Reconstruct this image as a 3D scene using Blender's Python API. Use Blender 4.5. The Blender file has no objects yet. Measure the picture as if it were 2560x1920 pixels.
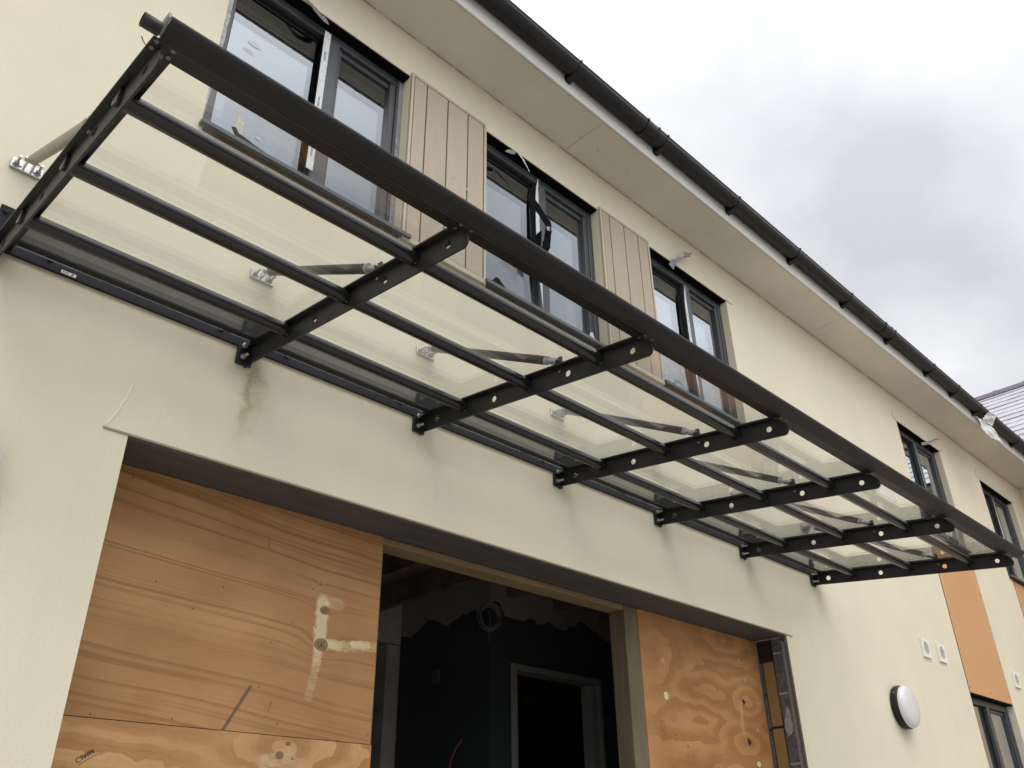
import bpy, bmesh, math, random
from mathutils import Vector, Matrix
random.seed(7)
R = math.radians
scene = bpy.context.scene
C = scene.collection

# ------------------------------------------------------------------ camera
cam_data = bpy.data.cameras.new("camera")
cam = bpy.data.objects.new("camera", cam_data)
C.objects.link(cam)
scene.camera = cam
YAW, PITCH, ROLL = R(44.8313), R(29.4742), R(-0.7803)
fw = Vector((math.sin(YAW)*math.cos(PITCH), math.cos(YAW)*math.cos(PITCH), math.sin(PITCH)))
r0 = Vector((math.cos(YAW), -math.sin(YAW), 0)); u0 = r0.cross(fw)
rt = r0*math.cos(ROLL) + u0*math.sin(ROLL); up = -r0*math.sin(ROLL) + u0*math.cos(ROLL)
cam.matrix_world = Matrix(((rt.x, up.x, -fw.x, 0.0), (rt.y, up.y, -fw.y, -2.5), (rt.z, up.z, -fw.z, 1.5), (0, 0, 0, 1)))
cam_data.sensor_width = 36
cam_data.lens = 2132.578/2560*36
cam_data.clip_start = 0.05
cam_data.clip_end = 500

# ------------------------------------------------------------------ world: overcast sky
world = bpy.data.worlds.new("World"); scene.world = world; world.use_nodes = True
nt = world.node_tree; nt.nodes.clear()
SUN_EL, SUN_AZ = R(52), R(205)
def wn(t): return nt.nodes.new(t)
wout = wn("ShaderNodeOutputWorld"); sky = wn("ShaderNodeTexSky")
sky.sky_type = 'NISHITA'; sky.sun_disc = False; sky.sun_elevation = SUN_EL; sky.sun_rotation = SUN_AZ
bg1 = wn("ShaderNodeBackground"); bg1.inputs[1].default_value = 0.1
nt.links.new(sky.outputs[0], bg1.inputs[0])
tc = wn("ShaderNodeTexCoord"); sx = wn("ShaderNodeSeparateXYZ"); nt.links.new(tc.outputs["Generated"], sx.inputs[0])
def wm(op, a, b=None):
    n = wn("ShaderNodeMath"); n.operation = op
    for i, v in enumerate((a, b)):
        if v is None: continue
        if isinstance(v, (int, float)): n.inputs[i].default_value = v
        else: nt.links.new(v, n.inputs[i])
    return n.outputs[0]
zc = wm('ADD', wm('MAXIMUM', sx.outputs[2], 0.0), 0.35)
cx = wn("ShaderNodeCombineXYZ")
nt.links.new(wm('DIVIDE', sx.outputs[0], zc), cx.inputs[0]); nt.links.new(wm('DIVIDE', sx.outputs[1], zc), cx.inputs[1])
mp = wn("ShaderNodeMapping"); mp.inputs["Location"].default_value = (5.5, 0.2, 1.0); nt.links.new(cx.outputs[0], mp.inputs[0])
no = wn("ShaderNodeTexNoise"); no.inputs["Scale"].default_value = 1.5; no.inputs["Detail"].default_value = 6; no.inputs["Roughness"].default_value = 0.47
nt.links.new(mp.outputs[0], no.inputs[0])
cr = wn("ShaderNodeValToRGB")
cr.color_ramp.elements[0].position = 0.34; cr.color_ramp.elements[0].color = (0.385, 0.392, 0.408, 1)
cr.color_ramp.elements[1].position = 0.66; cr.color_ramp.elements[1].color = (1.22, 1.22, 1.22, 1)
e = cr.color_ramp.elements.new(0.47); e.color = (0.55, 0.557, 0.572, 1)
nt.links.new(no.outputs[0], cr.inputs[0])
# clouds a little darker towards the horizon, as an overcast sky is
side = wm('ADD', wm('MULTIPLY', sx.outputs[0], 0.60), wm('MULTIPLY', sx.outputs[1], 0.80))      # away from the hidden sun the cloud is thicker
lum = wm('ADD', wm('MULTIPLY', wm('POWER', wm('MAXIMUM', sx.outputs[2], 0.0), 0.8), 1.0), wm('SUBTRACT', 1.0, wm('MULTIPLY', side, 0.42)))
mulc = wn("ShaderNodeVectorMath"); mulc.operation = 'SCALE'
nt.links.new(cr.outputs[0], mulc.inputs[0]); nt.links.new(lum, mulc.inputs["Scale"])
bg2 = wn("ShaderNodeBackground"); bg2.inputs[1].default_value = 1.0
nt.links.new(mulc.outputs[0], bg2.inputs[0])
mx = wn("ShaderNodeMixShader"); mx.inputs[0].default_value = 0.94
nt.links.new(bg1.outputs[0], mx.inputs[1]); nt.links.new(bg2.outputs[0], mx.inputs[2]); nt.links.new(mx.outputs[0], wout.inputs[0])

sun_d = bpy.data.lights.new("sun", 'SUN'); sun_d.energy = 0.6; sun_d.angle = R(40); sun_d.color = (1.0, 0.97, 0.92)
sun = bpy.data.objects.new("sun", sun_d); C.objects.link(sun)
sv = Vector((math.sin(SUN_AZ)*math.cos(SUN_EL), math.cos(SUN_AZ)*math.cos(SUN_EL), math.sin(SUN_EL)))
sun.rotation_euler = sv.to_track_quat('Z', 'Y').to_euler(); sun.location = sv*40

scene.view_settings.view_transform = 'Standard'; scene.view_settings.look = 'None'
scene.view_settings.exposure = 0.43; scene.view_settings.gamma = 1.0
scene.render.engine = 'CYCLES'
scene.cycles.max_bounces = 10; scene.cycles.transparent_max_bounces = 16
scene.cycles.caustics_reflective = False; scene.cycles.caustics_refractive = False

# ------------------------------------------------------------------ materials
MATS = {}
def mat(name, col, rough=0.6, metal=0.0, spec=0.5, noise=0.0, nscale=8.0, bump=0.0, bscale=200.0, bdist=0.002, stretch=None, coat=0.0):
    if name in MATS: return MATS[name]
    m = bpy.data.materials.new(name); m.use_nodes = True; t = m.node_tree
    b = t.nodes["Principled BSDF"]
    b.inputs["Base Color"].default_value = (*col, 1); b.inputs["Roughness"].default_value = rough
    b.inputs["Metallic"].default_value = metal; b.inputs["Specular IOR Level"].default_value = spec
    if coat: b.inputs["Coat Weight"].default_value = coat
    co = t.nodes.new("ShaderNodeTexCoord"); src = co.outputs["Object"]
    if stretch:
        k = t.nodes.new("ShaderNodeMapping"); k.inputs["Scale"].default_value = stretch; t.links.new(src, k.inputs[0]); src = k.outputs[0]
    if noise:
        n = t.nodes.new("ShaderNodeTexNoise"); n.inputs["Scale"].default_value = nscale; n.inputs["Detail"].default_value = 6; n.inputs["Roughness"].default_value = 0.6
        t.links.new(src, n.inputs[0])
        r = t.nodes.new("ShaderNodeValToRGB")
        r.color_ramp.elements[0].position = 0.3; r.color_ramp.elements[1].position = 0.7
        r.color_ramp.elements[0].color = (*[c*(1-noise) for c in col], 1); r.color_ramp.elements[1].color = (*[min(1, c*(1+noise)) for c in col], 1)
        t.links.new(n.outputs[0], r.inputs[0]); t.links.new(r.outputs[0], b.inputs["Base Color"])
        mr = t.nodes.new("ShaderNodeMapRange"); mr.inputs[3].default_value = max(0.03, rough-0.08); mr.inputs[4].default_value = min(1, rough+0.1)
        t.links.new(n.outputs[0], mr.inputs[0]); t.links.new(mr.outputs[0], b.inputs["Roughness"])
    if bump:
        n2 = t.nodes.new("ShaderNodeTexNoise"); n2.inputs["Scale"].default_value = bscale; n2.inputs["Detail"].default_value = 3
        t.links.new(src, n2.inputs[0])
        bp = t.nodes.new("ShaderNodeBump"); bp.inputs["Strength"].default_value = bump; bp.inputs["Distance"].default_value = bdist
        t.links.new(n2.outputs[0], bp.inputs["Height"]); t.links.new(bp.outputs[0], b.inputs["Normal"])
    MATS[name] = m
    return m

def node_math(t, op, a, b=None, c=None):
    n = t.nodes.new("ShaderNodeMath"); n.operation = op
    for i, v in enumerate((a, b, c)):
        if v is None: continue
        if isinstance(v, (int, float)): n.inputs[i].default_value = v
        else: t.links.new(v, n.inputs[i])
    return n.outputs[0]

def render_wall_mat():
    """cream silicone render: fine grain, faint trowel mottling, and the dirt streaks that run down from the canopy fixings"""
    col = (0.72, 0.662, 0.525)
    m = mat("cream_render", col, 0.92, spec=0.2, noise=0.045, nscale=1.3, bump=0.6, bscale=420, bdist=0.0022)
    t = m.node_tree; b = t.nodes["Principled BSDF"]
    base = b.inputs["Base Color"].links[0].from_socket
    co = t.nodes.new("ShaderNodeTexCoord"); s = t.nodes.new("ShaderNodeSeparateXYZ"); t.links.new(co.outputs["Object"], s.inputs[0])
    M = lambda *a: node_math(t, *a)
    n = t.nodes.new("ShaderNodeTexNoise"); n.inputs["Scale"].default_value = 14; n.inputs["Detail"].default_value = 5; t.links.new(co.outputs["Object"], n.inputs[0])
    nf = t.nodes.new("ShaderNodeTexNoise"); nf.inputs["Scale"].default_value = 120; nf.inputs["Detail"].default_value = 4; nf.inputs["Roughness"].default_value = 0.7; t.links.new(co.outputs["Object"], nf.inputs[0])
    wob = M('MULTIPLY', M('SUBTRACT', n.outputs[0], 0.5), 0.12)
    cur = base
    k2 = t.nodes.new("ShaderNodeMapping"); k2.inputs["Scale"].default_value = (9, 1, 0.55); t.links.new(co.outputs["Object"], k2.inputs[0])
    n3 = t.nodes.new("ShaderNodeTexNoise"); n3.inputs["Scale"].default_value = 1.0; n3.inputs["Detail"].default_value = 6; n3.inputs["Roughness"].default_value = 0.62; t.links.new(k2.outputs[0], n3.inputs[0])
    n4 = t.nodes.new("ShaderNodeTexNoise"); n4.inputs["Scale"].default_value = 150; n4.inputs["Detail"].default_value = 2; t.links.new(co.outputs["Object"], n4.inputs[0])
    for nn_, lo, hi, st_, c_ in ((n3, 0.50, 0.80, 0.13, (0.50, 0.46, 0.34)), (n4, 0.45, 0.72, 0.26, (0.56, 0.51, 0.38))):
        r_ = t.nodes.new("ShaderNodeMapRange"); r_.inputs[1].default_value = lo; r_.inputs[2].default_value = hi; r_.inputs[4].default_value = st_; t.links.new(nn_.outputs[0], r_.inputs[0])
        mix = t.nodes.new("ShaderNodeMix"); mix.data_type = 'RGBA'; t.links.new(r_.outputs[0], mix.inputs[0]); t.links.new(cur, mix.inputs[6]); mix.inputs[7].default_value = (*c_, 1); cur = mix.outputs[2]
    #           x      width  z top  z bottom  strength  colour
    streaks = [(1.185, 0.024, 3.06, 2.68, 0.95, (0.30, 0.285, 0.13)),
               (1.225, 0.020, 3.02, 2.80, 0.55, (0.42, 0.40, 0.24)),
               (1.165, 0.070, 3.10, 2.90, 0.65, (0.36, 0.30, 0.19)),
               (0.38, 0.28, 3.13, 3.00, 0.25, (0.36, 0.27, 0.17)),
               (1.95, 0.045, 3.10, 2.90, 0.25, (0.34, 0.30, 0.2)),
               (3.60, 0.05, 3.10, 2.86, 0.38, (0.3, 0.28, 0.2)),
               (4.42, 0.05, 3.10, 2.80, 0.45, (0.28, 0.26, 0.19)),
               (5.25, 0.06, 3.10, 2.78, 0.55, (0.28, 0.26, 0.19)),
               (2.10, 0.18, 2.98, 2.93, 0.20, (0.4, 0.36, 0.28)), (2.80, 0.05, 3.10, 2.93, 0.30, (0.3, 0.28, 0.2)), (0.98, 0.05, 3.08, 2.98, 0.22, (0.36, 0.27, 0.17)),
               (3.25, 0.30, 2.78, 2.68, 0.16, (0.4, 0.36, 0.28))]
    for x0, w, zt, zb, st, c in streaks:
        dx = M('DIVIDE', M('SUBTRACT', M('ADD', s.outputs[0], wob), x0), w)
        g = M('POWER', 2.718, M('MULTIPLY', M('MULTIPLY', dx, dx), -1.0))
        mz = t.nodes.new("ShaderNodeMapRange"); mz.interpolation_type = 'SMOOTHSTEP'
        mz.inputs[1].default_value = zb; mz.inputs[2].default_value = zb + (zt-zb)*0.8; t.links.new(s.outputs[2], mz.inputs[0])
        mt = t.nodes.new("ShaderNodeMapRange"); mt.interpolation_type = 'SMOOTHSTEP'
        mt.inputs[1].default_value = zt+0.05; mt.inputs[2].default_value = zt-0.02; t.links.new(s.outputs[2], mt.inputs[0])
        sp = t.nodes.new("ShaderNodeMapRange"); sp.inputs[1].default_value = 0.36; sp.inputs[2].default_value = 0.62; t.links.new(nf.outputs[0], sp.inputs[0])
        f = M('MULTIPLY', M('MULTIPLY', M('MULTIPLY', g, mz.outputs[0]), mt.outputs[0]), M('MULTIPLY', M('ADD', M('MULTIPLY', sp.outputs[0], 0.5), 0.5), st))
        mix = t.nodes.new("ShaderNodeMix"); mix.data_type = 'RGBA'
        t.links.new(f, mix.inputs[0]); t.links.new(cur, mix.inputs[6]); mix.inputs[7].default_value = (*c, 1); cur = mix.outputs[2]
    # scattered tiny dirt specks
    v = t.nodes.new("ShaderNodeTexVoronoi"); v.inputs["Scale"].default_value = 3.2; t.links.new(co.outputs["Object"], v.inputs[0])
    lt = M('LESS_THAN', v.outputs["Distance"], 0.011)
    mix = t.nodes.new("ShaderNodeMix"); mix.data_type = 'RGBA'
    t.links.new(M('MULTIPLY', lt, 0.7), mix.inputs[0]); t.links.new(cur, mix.inputs[6]); mix.inputs[7].default_value = (0.12, 0.11, 0.08, 1)
    t.links.new(mix.outputs[2], b.inputs["Base Color"])
    return m

def plywood_mat(name, kind, seed, base, dark, knots=(), smears=(), lines=(), hearts=()):
    """rotary-cut veneer: warped growth bands, fine pores, knots that bend the grain, smeared filler and pencil lines"""
    m = bpy.data.materials.new(name); m.use_nodes = True; t = m.node_tree; b = t.nodes["Principled BSDF"]
    b.inputs["Roughness"].default_value = 0.66; b.inputs["Specular IOR Level"].default_value = 0.25
    M = lambda *a: node_math(t, *a)
    co = t.nodes.new("ShaderNodeTexCoord")
    s = t.nodes.new("ShaderNodeSeparateXYZ"); t.links.new(co.outputs["Object"], s.inputs[0])
    X, Z = s.outputs[0], s.outputs[2]
    def noise(scale, st, det=4, rough=0.5, loc=(0, 0, 0), zin=None):
        cb = t.nodes.new("ShaderNodeCombineXYZ"); t.links.new(X, cb.inputs[0]); t.links.new(Z if zin is None else zin, cb.inputs[2])
        k = t.nodes.new("ShaderNodeMapping"); k.inputs["Scale"].default_value = st; k.inputs["Location"].default_value = (loc[0]+seed, loc[1]+seed*0.3, loc[2]+seed*0.7)
        t.links.new(cb.outputs[0], k.inputs[0])
        n = t.nodes.new("ShaderNodeTexNoise"); n.inputs["Scale"].default_value = scale; n.inputs["Detail"].default_value = det; n.inputs["Roughness"].default_value = rough
        t.links.new(k.outputs[0], n.inputs[0]); return n.outputs[0]
    def smooth(v, a, c):
        r = t.nodes.new("ShaderNodeMapRange"); r.interpolation_type = 'SMOOTHSTEP'; r.inputs[1].default_value = a; r.inputs[2].default_value = c; t.links.new(v, r.inputs[0]); return r.outputs[0]
    def rad(cx_, cz_, sx_, sz_):
        dx = M('DIVIDE', M('SUBTRACT', X, cx_), sx_); dz = M('DIVIDE', M('SUBTRACT', Z, cz_), sz_); return M('ADD', M('MULTIPLY', dx, dx), M('MULTIPLY', dz, dz))
    # knots push the bands round themselves
    push = None; Zw = Z
    for (kx, kz, kr, amt) in knots:
        g = M('MULTIPLY', M('POWER', 2.718, M('MULTIPLY', rad(kx, kz, kr*2.6, kr*1.6), -1.0)), amt)
        push = g if push is None else M('ADD', push, g)
    if kind == 'straight':
        w = noise(1.0, (0.9, 1, 2.2), 2, 0.4)
        ph = M('ADD', M('ADD', Z, M('MULTIPLY', X, 0.075)), M('MULTIPLY', w, 0.12))
        if push is not None: ph = M('ADD', ph, push)
        v1 = noise(1.0, (0.24, 1, 62.0), 3, 0.65, zin=ph); v2 = noise(1.0, (0.5, 1, 95.0), 2, 0.6, (3, 0, 1), zin=ph)
        where = M('ADD', M('MULTIPLY', smooth(noise(1.0, (0.5, 1, 4.5), 2, 0.5, (7, 0, 3), zin=ph), 0.36, 0.55), 0.85), 0.15)
        fac = M('ADD', M('MULTIPLY', M('MULTIPLY', smooth(v1, 0.53, 0.61), where), 0.50), M('MULTIPLY', M('MULTIPLY', smooth(v2, 0.56, 0.70), where), 0.26))
        fac = M('ADD', fac, M('MULTIPLY', smooth(noise(1.0, (0.5, 1, 7.0), 3, 0.5, (1, 0, 8), zin=ph), 0.45, 0.7), 0.14))
    else:
        # growth rings cut tangentially: nested ovals round several hearts, meeting along thin veins
        wx = M('MULTIPLY', M('SUBTRACT', noise(1.0, (2.6, 1, 3.4), 4, 0.55), 0.5), 2.6 if kind == 'swirl' else 2.3)
        wf = M('MULTIPLY', M('SUBTRACT', noise(7.0, (0.8, 1, 1.6), 4, 0.6, (4, 0, 2)), 0.5), 0.16)
        ph = None
        for (hx, hz, hsx, hsz, off) in hearts:
            d = M('ADD', M('SQRT', rad(hx, hz, hsx, hsz)), off); ph = d if ph is None else M('MINIMUM', ph, d)
        ph = M('ADD', ph, M('ADD', wx, wf))
        fr = M('FRACT', M('MULTIPLY', ph, 1.25))
        sharp = smooth(fr, 0.16, 0.22)
        soft = M('SUBTRACT', 1.0, smooth(fr, 0.45, 0.95))
        rings = smooth(M('FRACT', M('MULTIPLY', ph, 6.0)), 0.45, 0.95)
        amp = smooth(noise(1.8, (1, 1, 1.4), 3, 0.5, (9, 0, 5)), 0.28, 0.60)
        fac = M('ADD', M('MULTIPLY', M('MULTIPLY', sharp, soft), M('ADD', M('MULTIPLY', amp, 0.42), 0.14)), M('MULTIPLY', M('MULTIPLY', rings, amp), 0.12))
    fine = noise(60, (0.14, 1, 5.0), 5, 0.7)
    fac = M('MINIMUM', M('ADD', fac, M('MULTIPLY', smooth(fine, 0.5, 0.8), 0.30)), 1.0)
    blot = noise(2.4, (1, 1, 1.6), 6, 0.6)
    c1 = t.nodes.new("ShaderNodeValToRGB"); t.links.new(blot, c1.inputs[0])
    c1.color_ramp.elements[0].position = 0.30; c1.color_ramp.elements[0].color = (base[0]*0.80, base[1]*0.77, base[2]*0.74, 1)
    c1.color_ramp.elements[1].position = 0.68; c1.color_ramp.elements[1].color = (base[0]*1.10, base[1]*1.15, base[2]*1.22, 1)
    def blend(f, cur, col):
        mix = t.nodes.new("ShaderNodeMix"); mix.data_type = 'RGBA'; mix.clamp_factor = True
        t.links.new(f, mix.inputs[0]); t.links.new(cur, mix.inputs[6]); mix.inputs[7].default_value = (*col, 1); return mix.outputs[2]
    cur = blend(fac, c1.outputs[0], dark)
    jag = M('MULTIPLY', M('SUBTRACT', noise(38, (1, 1, 1), 6, 0.75, (2, 0, 6)), 0.5), 1.5)
    pores = noise(150, (0.25, 1, 2.0), 3, 0.7)
    def seg(x1, z1, x2, z2, w1, soft=0.45, rag=0.9):
        L2 = (x2-x1)**2+(z2-z1)**2
        u = M('DIVIDE', M('ADD', M('MULTIPLY', M('SUBTRACT', X, x1), x2-x1), M('MULTIPLY', M('SUBTRACT', Z, z1), z2-z1)), L2)
        u = M('MINIMUM', M('MAXIMUM', u, 0.0), 1.0)
        dx = M('SUBTRACT', M('SUBTRACT', X, x1), M('MULTIPLY', u, x2-x1)); dz = M('SUBTRACT', M('SUBTRACT', Z, z1), M('MULTIPLY', u, z2-z1))
        d = M('DIVIDE', M('SQRT', M('ADD', M('MULTIPLY', dx, dx), M('MULTIPLY', dz, dz))), w1)
        return M('SUBTRACT', 1.0, smooth(M('ADD', d, M('MULTIPLY', jag, rag)), 1.0-soft, 1.0)), u
    for (x1, z1, x2, z2, w1, st, fade, col) in smears:
        f, u = seg(x1, z1, x2, z2, w1)
        f = M('MULTIPLY', f, M('SUBTRACT', 1.0, M('MULTIPLY', u, fade)))
        f = M('MULTIPLY', f, M('ADD', M('MULTIPLY', smooth(pores, 0.62, 0.40), 1.0-st), st))
        cur = blend(f, cur, col)
    for (x1, z1, x2, z2, w1, st, col) in lines:
        f, u = seg(x1, z1, x2, z2, w1, 0.8, 0.7); cur = blend(M('MULTIPLY', f, st), cur, col)
    for (kx, kz, kr, amt) in knots:
        r = M('SQRT', M('ADD', rad(kx, kz, kr, kr*0.78), M('MULTIPLY', jag, 0.7)))
        disc = M('SUBTRACT', 1.0, smooth(r, 0.85, 1.05)); ring = M('MULTIPLY', disc, smooth(M('ABSOLUTE', M('SUBTRACT', M('FRACT', M('MULTIPLY', r, 2.2)), 0.5)), 0.15, 0.5))
        cur = blend(M('MULTIPLY', disc, 0.85), cur, (0.22, 0.125, 0.07)); cur = blend(M('MULTIPLY', ring, 0.8), cur, (0.075, 0.035, 0.018))
    t.links.new(cur, b.inputs["Base Color"])
    bp = t.nodes.new("ShaderNodeBump"); bp.inputs["Strength"].default_value = 0.3; bp.inputs["Distance"].default_value = 0.001
    t.links.new(fine, bp.inputs["Height"]); t.links.new(bp.outputs[0], b.inputs["Normal"])
    return m

def glass_mat(name, tint, refl_ior=1.5, rough=0.0, boost=1.0, dust=0.0, gcol=(1, 1, 1)):
    m = bpy.data.materials.new(name); m.use_nodes = True; t = m.node_tree; t.nodes.clear()
    o = t.nodes.new("ShaderNodeOutputMaterial"); tr = t.nodes.new("ShaderNodeBsdfTransparent"); tr.inputs[0].default_value = (*tint, 1)
    gl = t.nodes.new("ShaderNodeBsdfGlossy"); gl.inputs["Roughness"].default_value = rough; gl.inputs[0].default_value = (*gcol, 1)
    fr = t.nodes.new("ShaderNodeFresnel"); fr.inputs[0].default_value = refl_ior
    f = fr.outputs[0]
    # the inside face of the slab is hit from behind: use the outside index there as well
    geo = t.nodes.new("ShaderNodeNewGeometry")
    lw = t.nodes.new("ShaderNodeLayerWeight"); lw.inputs[0].default_value = 0.5
    # Schlick from the facing term, the same from both sides
    c = node_math(t, 'SUBTRACT', 1.0, lw.outputs["Facing"]); c = node_math(t, 'SUBTRACT', 1.0, c)
    p = node_math(t, 'POWER', c, 5.0)
    r_0 = ((refl_ior-1)/(refl_ior+1))**2
    f = node_math(t, 'MINIMUM', node_math(t, 'MULTIPLY', node_math(t, 'ADD', node_math(t, 'MULTIPLY', p, 1-r_0), r_0), boost), 1.0)
    mx = t.nodes.new("ShaderNodeMixShader"); t.links.new(f, mx.inputs[0]); t.links.new(tr.outputs[0], mx.inputs[1]); t.links.new(gl.outputs[0], mx.inputs[2])
    last = mx.outputs[0]
    if dust:      # a thin uneven film of site dust and dried water spots
        co = t.nodes.new("ShaderNodeTexCoord"); n = t.nodes.new("ShaderNodeTexNoise"); n.inputs["Scale"].default_value = 6; n.inputs["Detail"].default_value = 8; n.inputs["Roughness"].default_value = 0.75
        t.links.new(co.outputs["Object"], n.inputs[0])
        v = t.nodes.new("ShaderNodeTexVoronoi"); v.inputs["Scale"].default_value = 42; t.links.new(co.outputs["Object"], v.inputs[0])
        spot = node_math(t, 'MULTIPLY', node_math(t, 'LESS_THAN', v.outputs["Distance"], 0.10), node_math(t, 'GREATER_THAN', n.outputs[0], 0.58))
        fd = node_math(t, 'ADD', node_math(t, 'MULTIPLY', node_math(t, 'POWER', n.outputs[0], 2.0), dust*2), node_math(t, 'MULTIPLY', spot, 0.10))
        df = t.nodes.new("ShaderNodeBsdfDiffuse"); df.inputs[0].default_value = (0.6, 0.58, 0.52, 1)
        m2 = t.nodes.new("ShaderNodeMixShader"); t.links.new(fd, m2.inputs[0]); t.links.new(last, m2.inputs[1]); t.links.new(df.outputs[0], m2.inputs[2]); last = m2.outputs[0]
    t.links.new(last, o.inputs[0])
    return m

def teal_wall_mat():
    """dark paint that stops at a ragged line, bare plaster above it"""
    m = mat("partly_painted_wall", (0.012, 0.022, 0.028), 0.7)
    t = m.node_tree; b = t.nodes["Principled BSDF"]
    co = t.nodes.new("ShaderNodeTexCoord"); s = t.nodes.new("ShaderNodeSeparateXYZ"); t.links.new(co.outputs["Object"], s.inputs[0])
    n = t.nodes.new("ShaderNodeTexNoise"); n.inputs["Scale"].default_value = 3.2; n.inputs["Detail"].default_value = 3; t.links.new(co.outputs["Object"], n.inputs[0])
    z = node_math(t, 'ADD', s.outputs[2], node_math(t, 'MULTIPLY', n.outputs[0], 0.35))
    g = node_math(t, 'GREATER_THAN', z, 3.11)
    mix = t.nodes.new("ShaderNodeMix"); mix.data_type = 'RGBA'; t.links.new(g, mix.inputs[0])
    mix.inputs[6].default_value = (0.036, 0.046, 0.049, 1); mix.inputs[7].default_value = (0.30, 0.27, 0.25, 1)
    t.links.new(mix.outputs[2], b.inputs["Base Color"])
    return m

RENDER = render_wall_mat()
SOFFIT = mat("soffit_board_paint", (0.63, 0.59, 0.52), 0.8, spec=0.3, noise=0.08, nscale=2.2, bump=0.15, bscale=90, bdist=0.002)
FASCIA = mat("fascia_white", (0.72, 0.71, 0.69), 0.5, noise=0.04, nscale=5)
PVC = mat("black_pvc", (0.007, 0.007, 0.0078), 0.42, spec=0.35, noise=0.25, nscale=7)
CANOPY = mat("charcoal_powder_coat", (0.0145, 0.0142, 0.0146), 0.46, spec=0.34, noise=0.18, nscale=9, bump=0.05, bscale=500, bdist=0.0008)
CANOPY_TUBE = mat("charcoal_tube_coat", (0.013, 0.0128, 0.0138), 0.2, noise=0.1, nscale=9)
PLATE = mat("charcoal_plate_coat", (0.024, 0.025, 0.027), 0.7, spec=0.12, noise=0.15, nscale=6)
RUBBER = mat("black_rubber", (0.004, 0.004, 0.004), 0.8)
FRAME = mat("grey_window_frame", (0.046, 0.050, 0.058), 0.34, noise=0.1, nscale=6)
SILL = mat("grey_sill_metal", (0.075, 0.082, 0.088), 0.38, noise=0.15, nscale=5)
CLAD = mat("beige_cladding", (0.40, 0.335, 0.255), 0.62, noise=0.05, nscale=7, bump=0.25, bscale=60, bdist=0.0015, stretch=(3, 3, 0.25))
def per_object(m, amt):
    t = m.node_tree; b = t.nodes["Principled BSDF"]; src = b.inputs["Base Color"].links[0].from_socket
    oi = t.nodes.new("ShaderNodeObjectInfo"); r_ = t.nodes.new("ShaderNodeMapRange"); r_.inputs[3].default_value = 1-amt; r_.inputs[4].default_value = 1+amt; t.links.new(oi.outputs["Random"], r_.inputs[0])
    v = t.nodes.new("ShaderNodeVectorMath"); v.operation = 'SCALE'; t.links.new(src, v.inputs[0]); t.links.new(r_.outputs[0], v.inputs["Scale"]); t.links.new(v.outputs[0], b.inputs["Base Color"])
per_object(CLAD, 0.07)
CLADTRIM = mat("beige_trim", (0.47, 0.405, 0.315), 0.5, noise=0.05, nscale=6)
ORANGE = mat("orange_panel", (0.58, 0.315, 0.15), 0.5, noise=0.05, nscale=1.5, bump=0.06, bscale=300)
DARKGAP = mat("shadow_gap", (0.012, 0.009, 0.008), 0.9)
BLOCK = mat("concrete_block", (0.085, 0.088, 0.095), 0.95, noise=0.45, nscale=35, bump=0.9, bscale=90, bdist=0.004)
MORTAR = mat("mortar", (0.30, 0.28, 0.25), 0.95, noise=0.3, nscale=40, bump=0.8, bscale=120, bdist=0.003)
INSUL = mat("insulation_foam", (0.25, 0.150, 0.052), 0.85, noise=0.12, nscale=12, bump=0.4, bscale=150, bdist=0.002)
TIMBER = mat("weathered_timber", (0.135, 0.108, 0.066), 0.75, noise=0.28, nscale=6, bump=0.4, bscale=40, bdist=0.002, stretch=(4, 4, 0.5))
TIMBERB = mat("timber_beam", (0.23, 0.155, 0.078), 0.75, noise=0.25, nscale=6, bump=0.4, bscale=40, bdist=0.002, stretch=(0.5, 4, 4))
LINTEL = mat("steel_lintel_paint", (0.078, 0.074, 0.070), 0.7, noise=0.25, nscale=12, bump=0.4, bscale=60, bdist=0.003, stretch=(0.3, 3, 3))
STEEL = mat("galvanised_steel", (0.52, 0.52, 0.52), 0.38, metal=0.9, noise=0.18, nscale=30)
ZINC = mat("dull_zinc", (0.20, 0.19, 0.19), 0.5, metal=0.6, noise=0.3, nscale=40)
STAY = mat("stay_tube_steel", (0.045, 0.043, 0.041), 0.45, metal=0.3, noise=0.15, nscale=14)
STAY_LIT = mat("stay_tube_lit", (0.34, 0.32, 0.29), 0.5, metal=0.5, noise=0.15, nscale=14)  # same stay steel with the first stay's stronger light put into the colour
WHITEP = mat("white_plastic", (0.78, 0.77, 0.72), 0.4)
DIFFUSER = mat("frosted_diffuser", (0.66, 0.67, 0.70), 0.16, coat=0.6)
TAPEB = mat("black_membrane", (0.006, 0.006, 0.0065), 0.85, spec=0.04, noise=0.3, nscale=30)
TAPEW = mat("white_tape", (0.62, 0.64, 0.67), 0.5, noise=0.15, nscale=40)
TAPEG = mat("grey_tape", (0.22, 0.23, 0.24), 0.5, noise=0.3, nscale=30)
FOAM = mat("sealant_smear", (0.45, 0.46, 0.46), 0.7, noise=0.4, nscale=40)
SLATE = mat("roof_slate", (0.42, 0.41, 0.435), 0.35, noise=0.12, nscale=2.5, bump=0.2, bscale=20)
RIDGE = mat("ridge_tile_clay", (0.12, 0.105, 0.13), 0.6, noise=0.2, nscale=8)
PAINTW = mat("filler_paint", (0.68, 0.60, 0.38), 0.7, noise=0.14, nscale=35, bump=0.5, bscale=60, bdist=0.002)
PAINTF = mat("thin_filler", (0.56, 0.42, 0.25), 0.7, noise=0.2, nscale=45, stretch=(0.6, 1, 4))
KNOT = mat("wood_knot", (0.17, 0.085, 0.04), 0.6, noise=0.4, nscale=60)
HOLE = mat("knot_hole", (0.035, 0.010, 0.010), 0.7)
INK = mat("stamp_ink", (0.05, 0.045, 0.05), 0.8)
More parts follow.
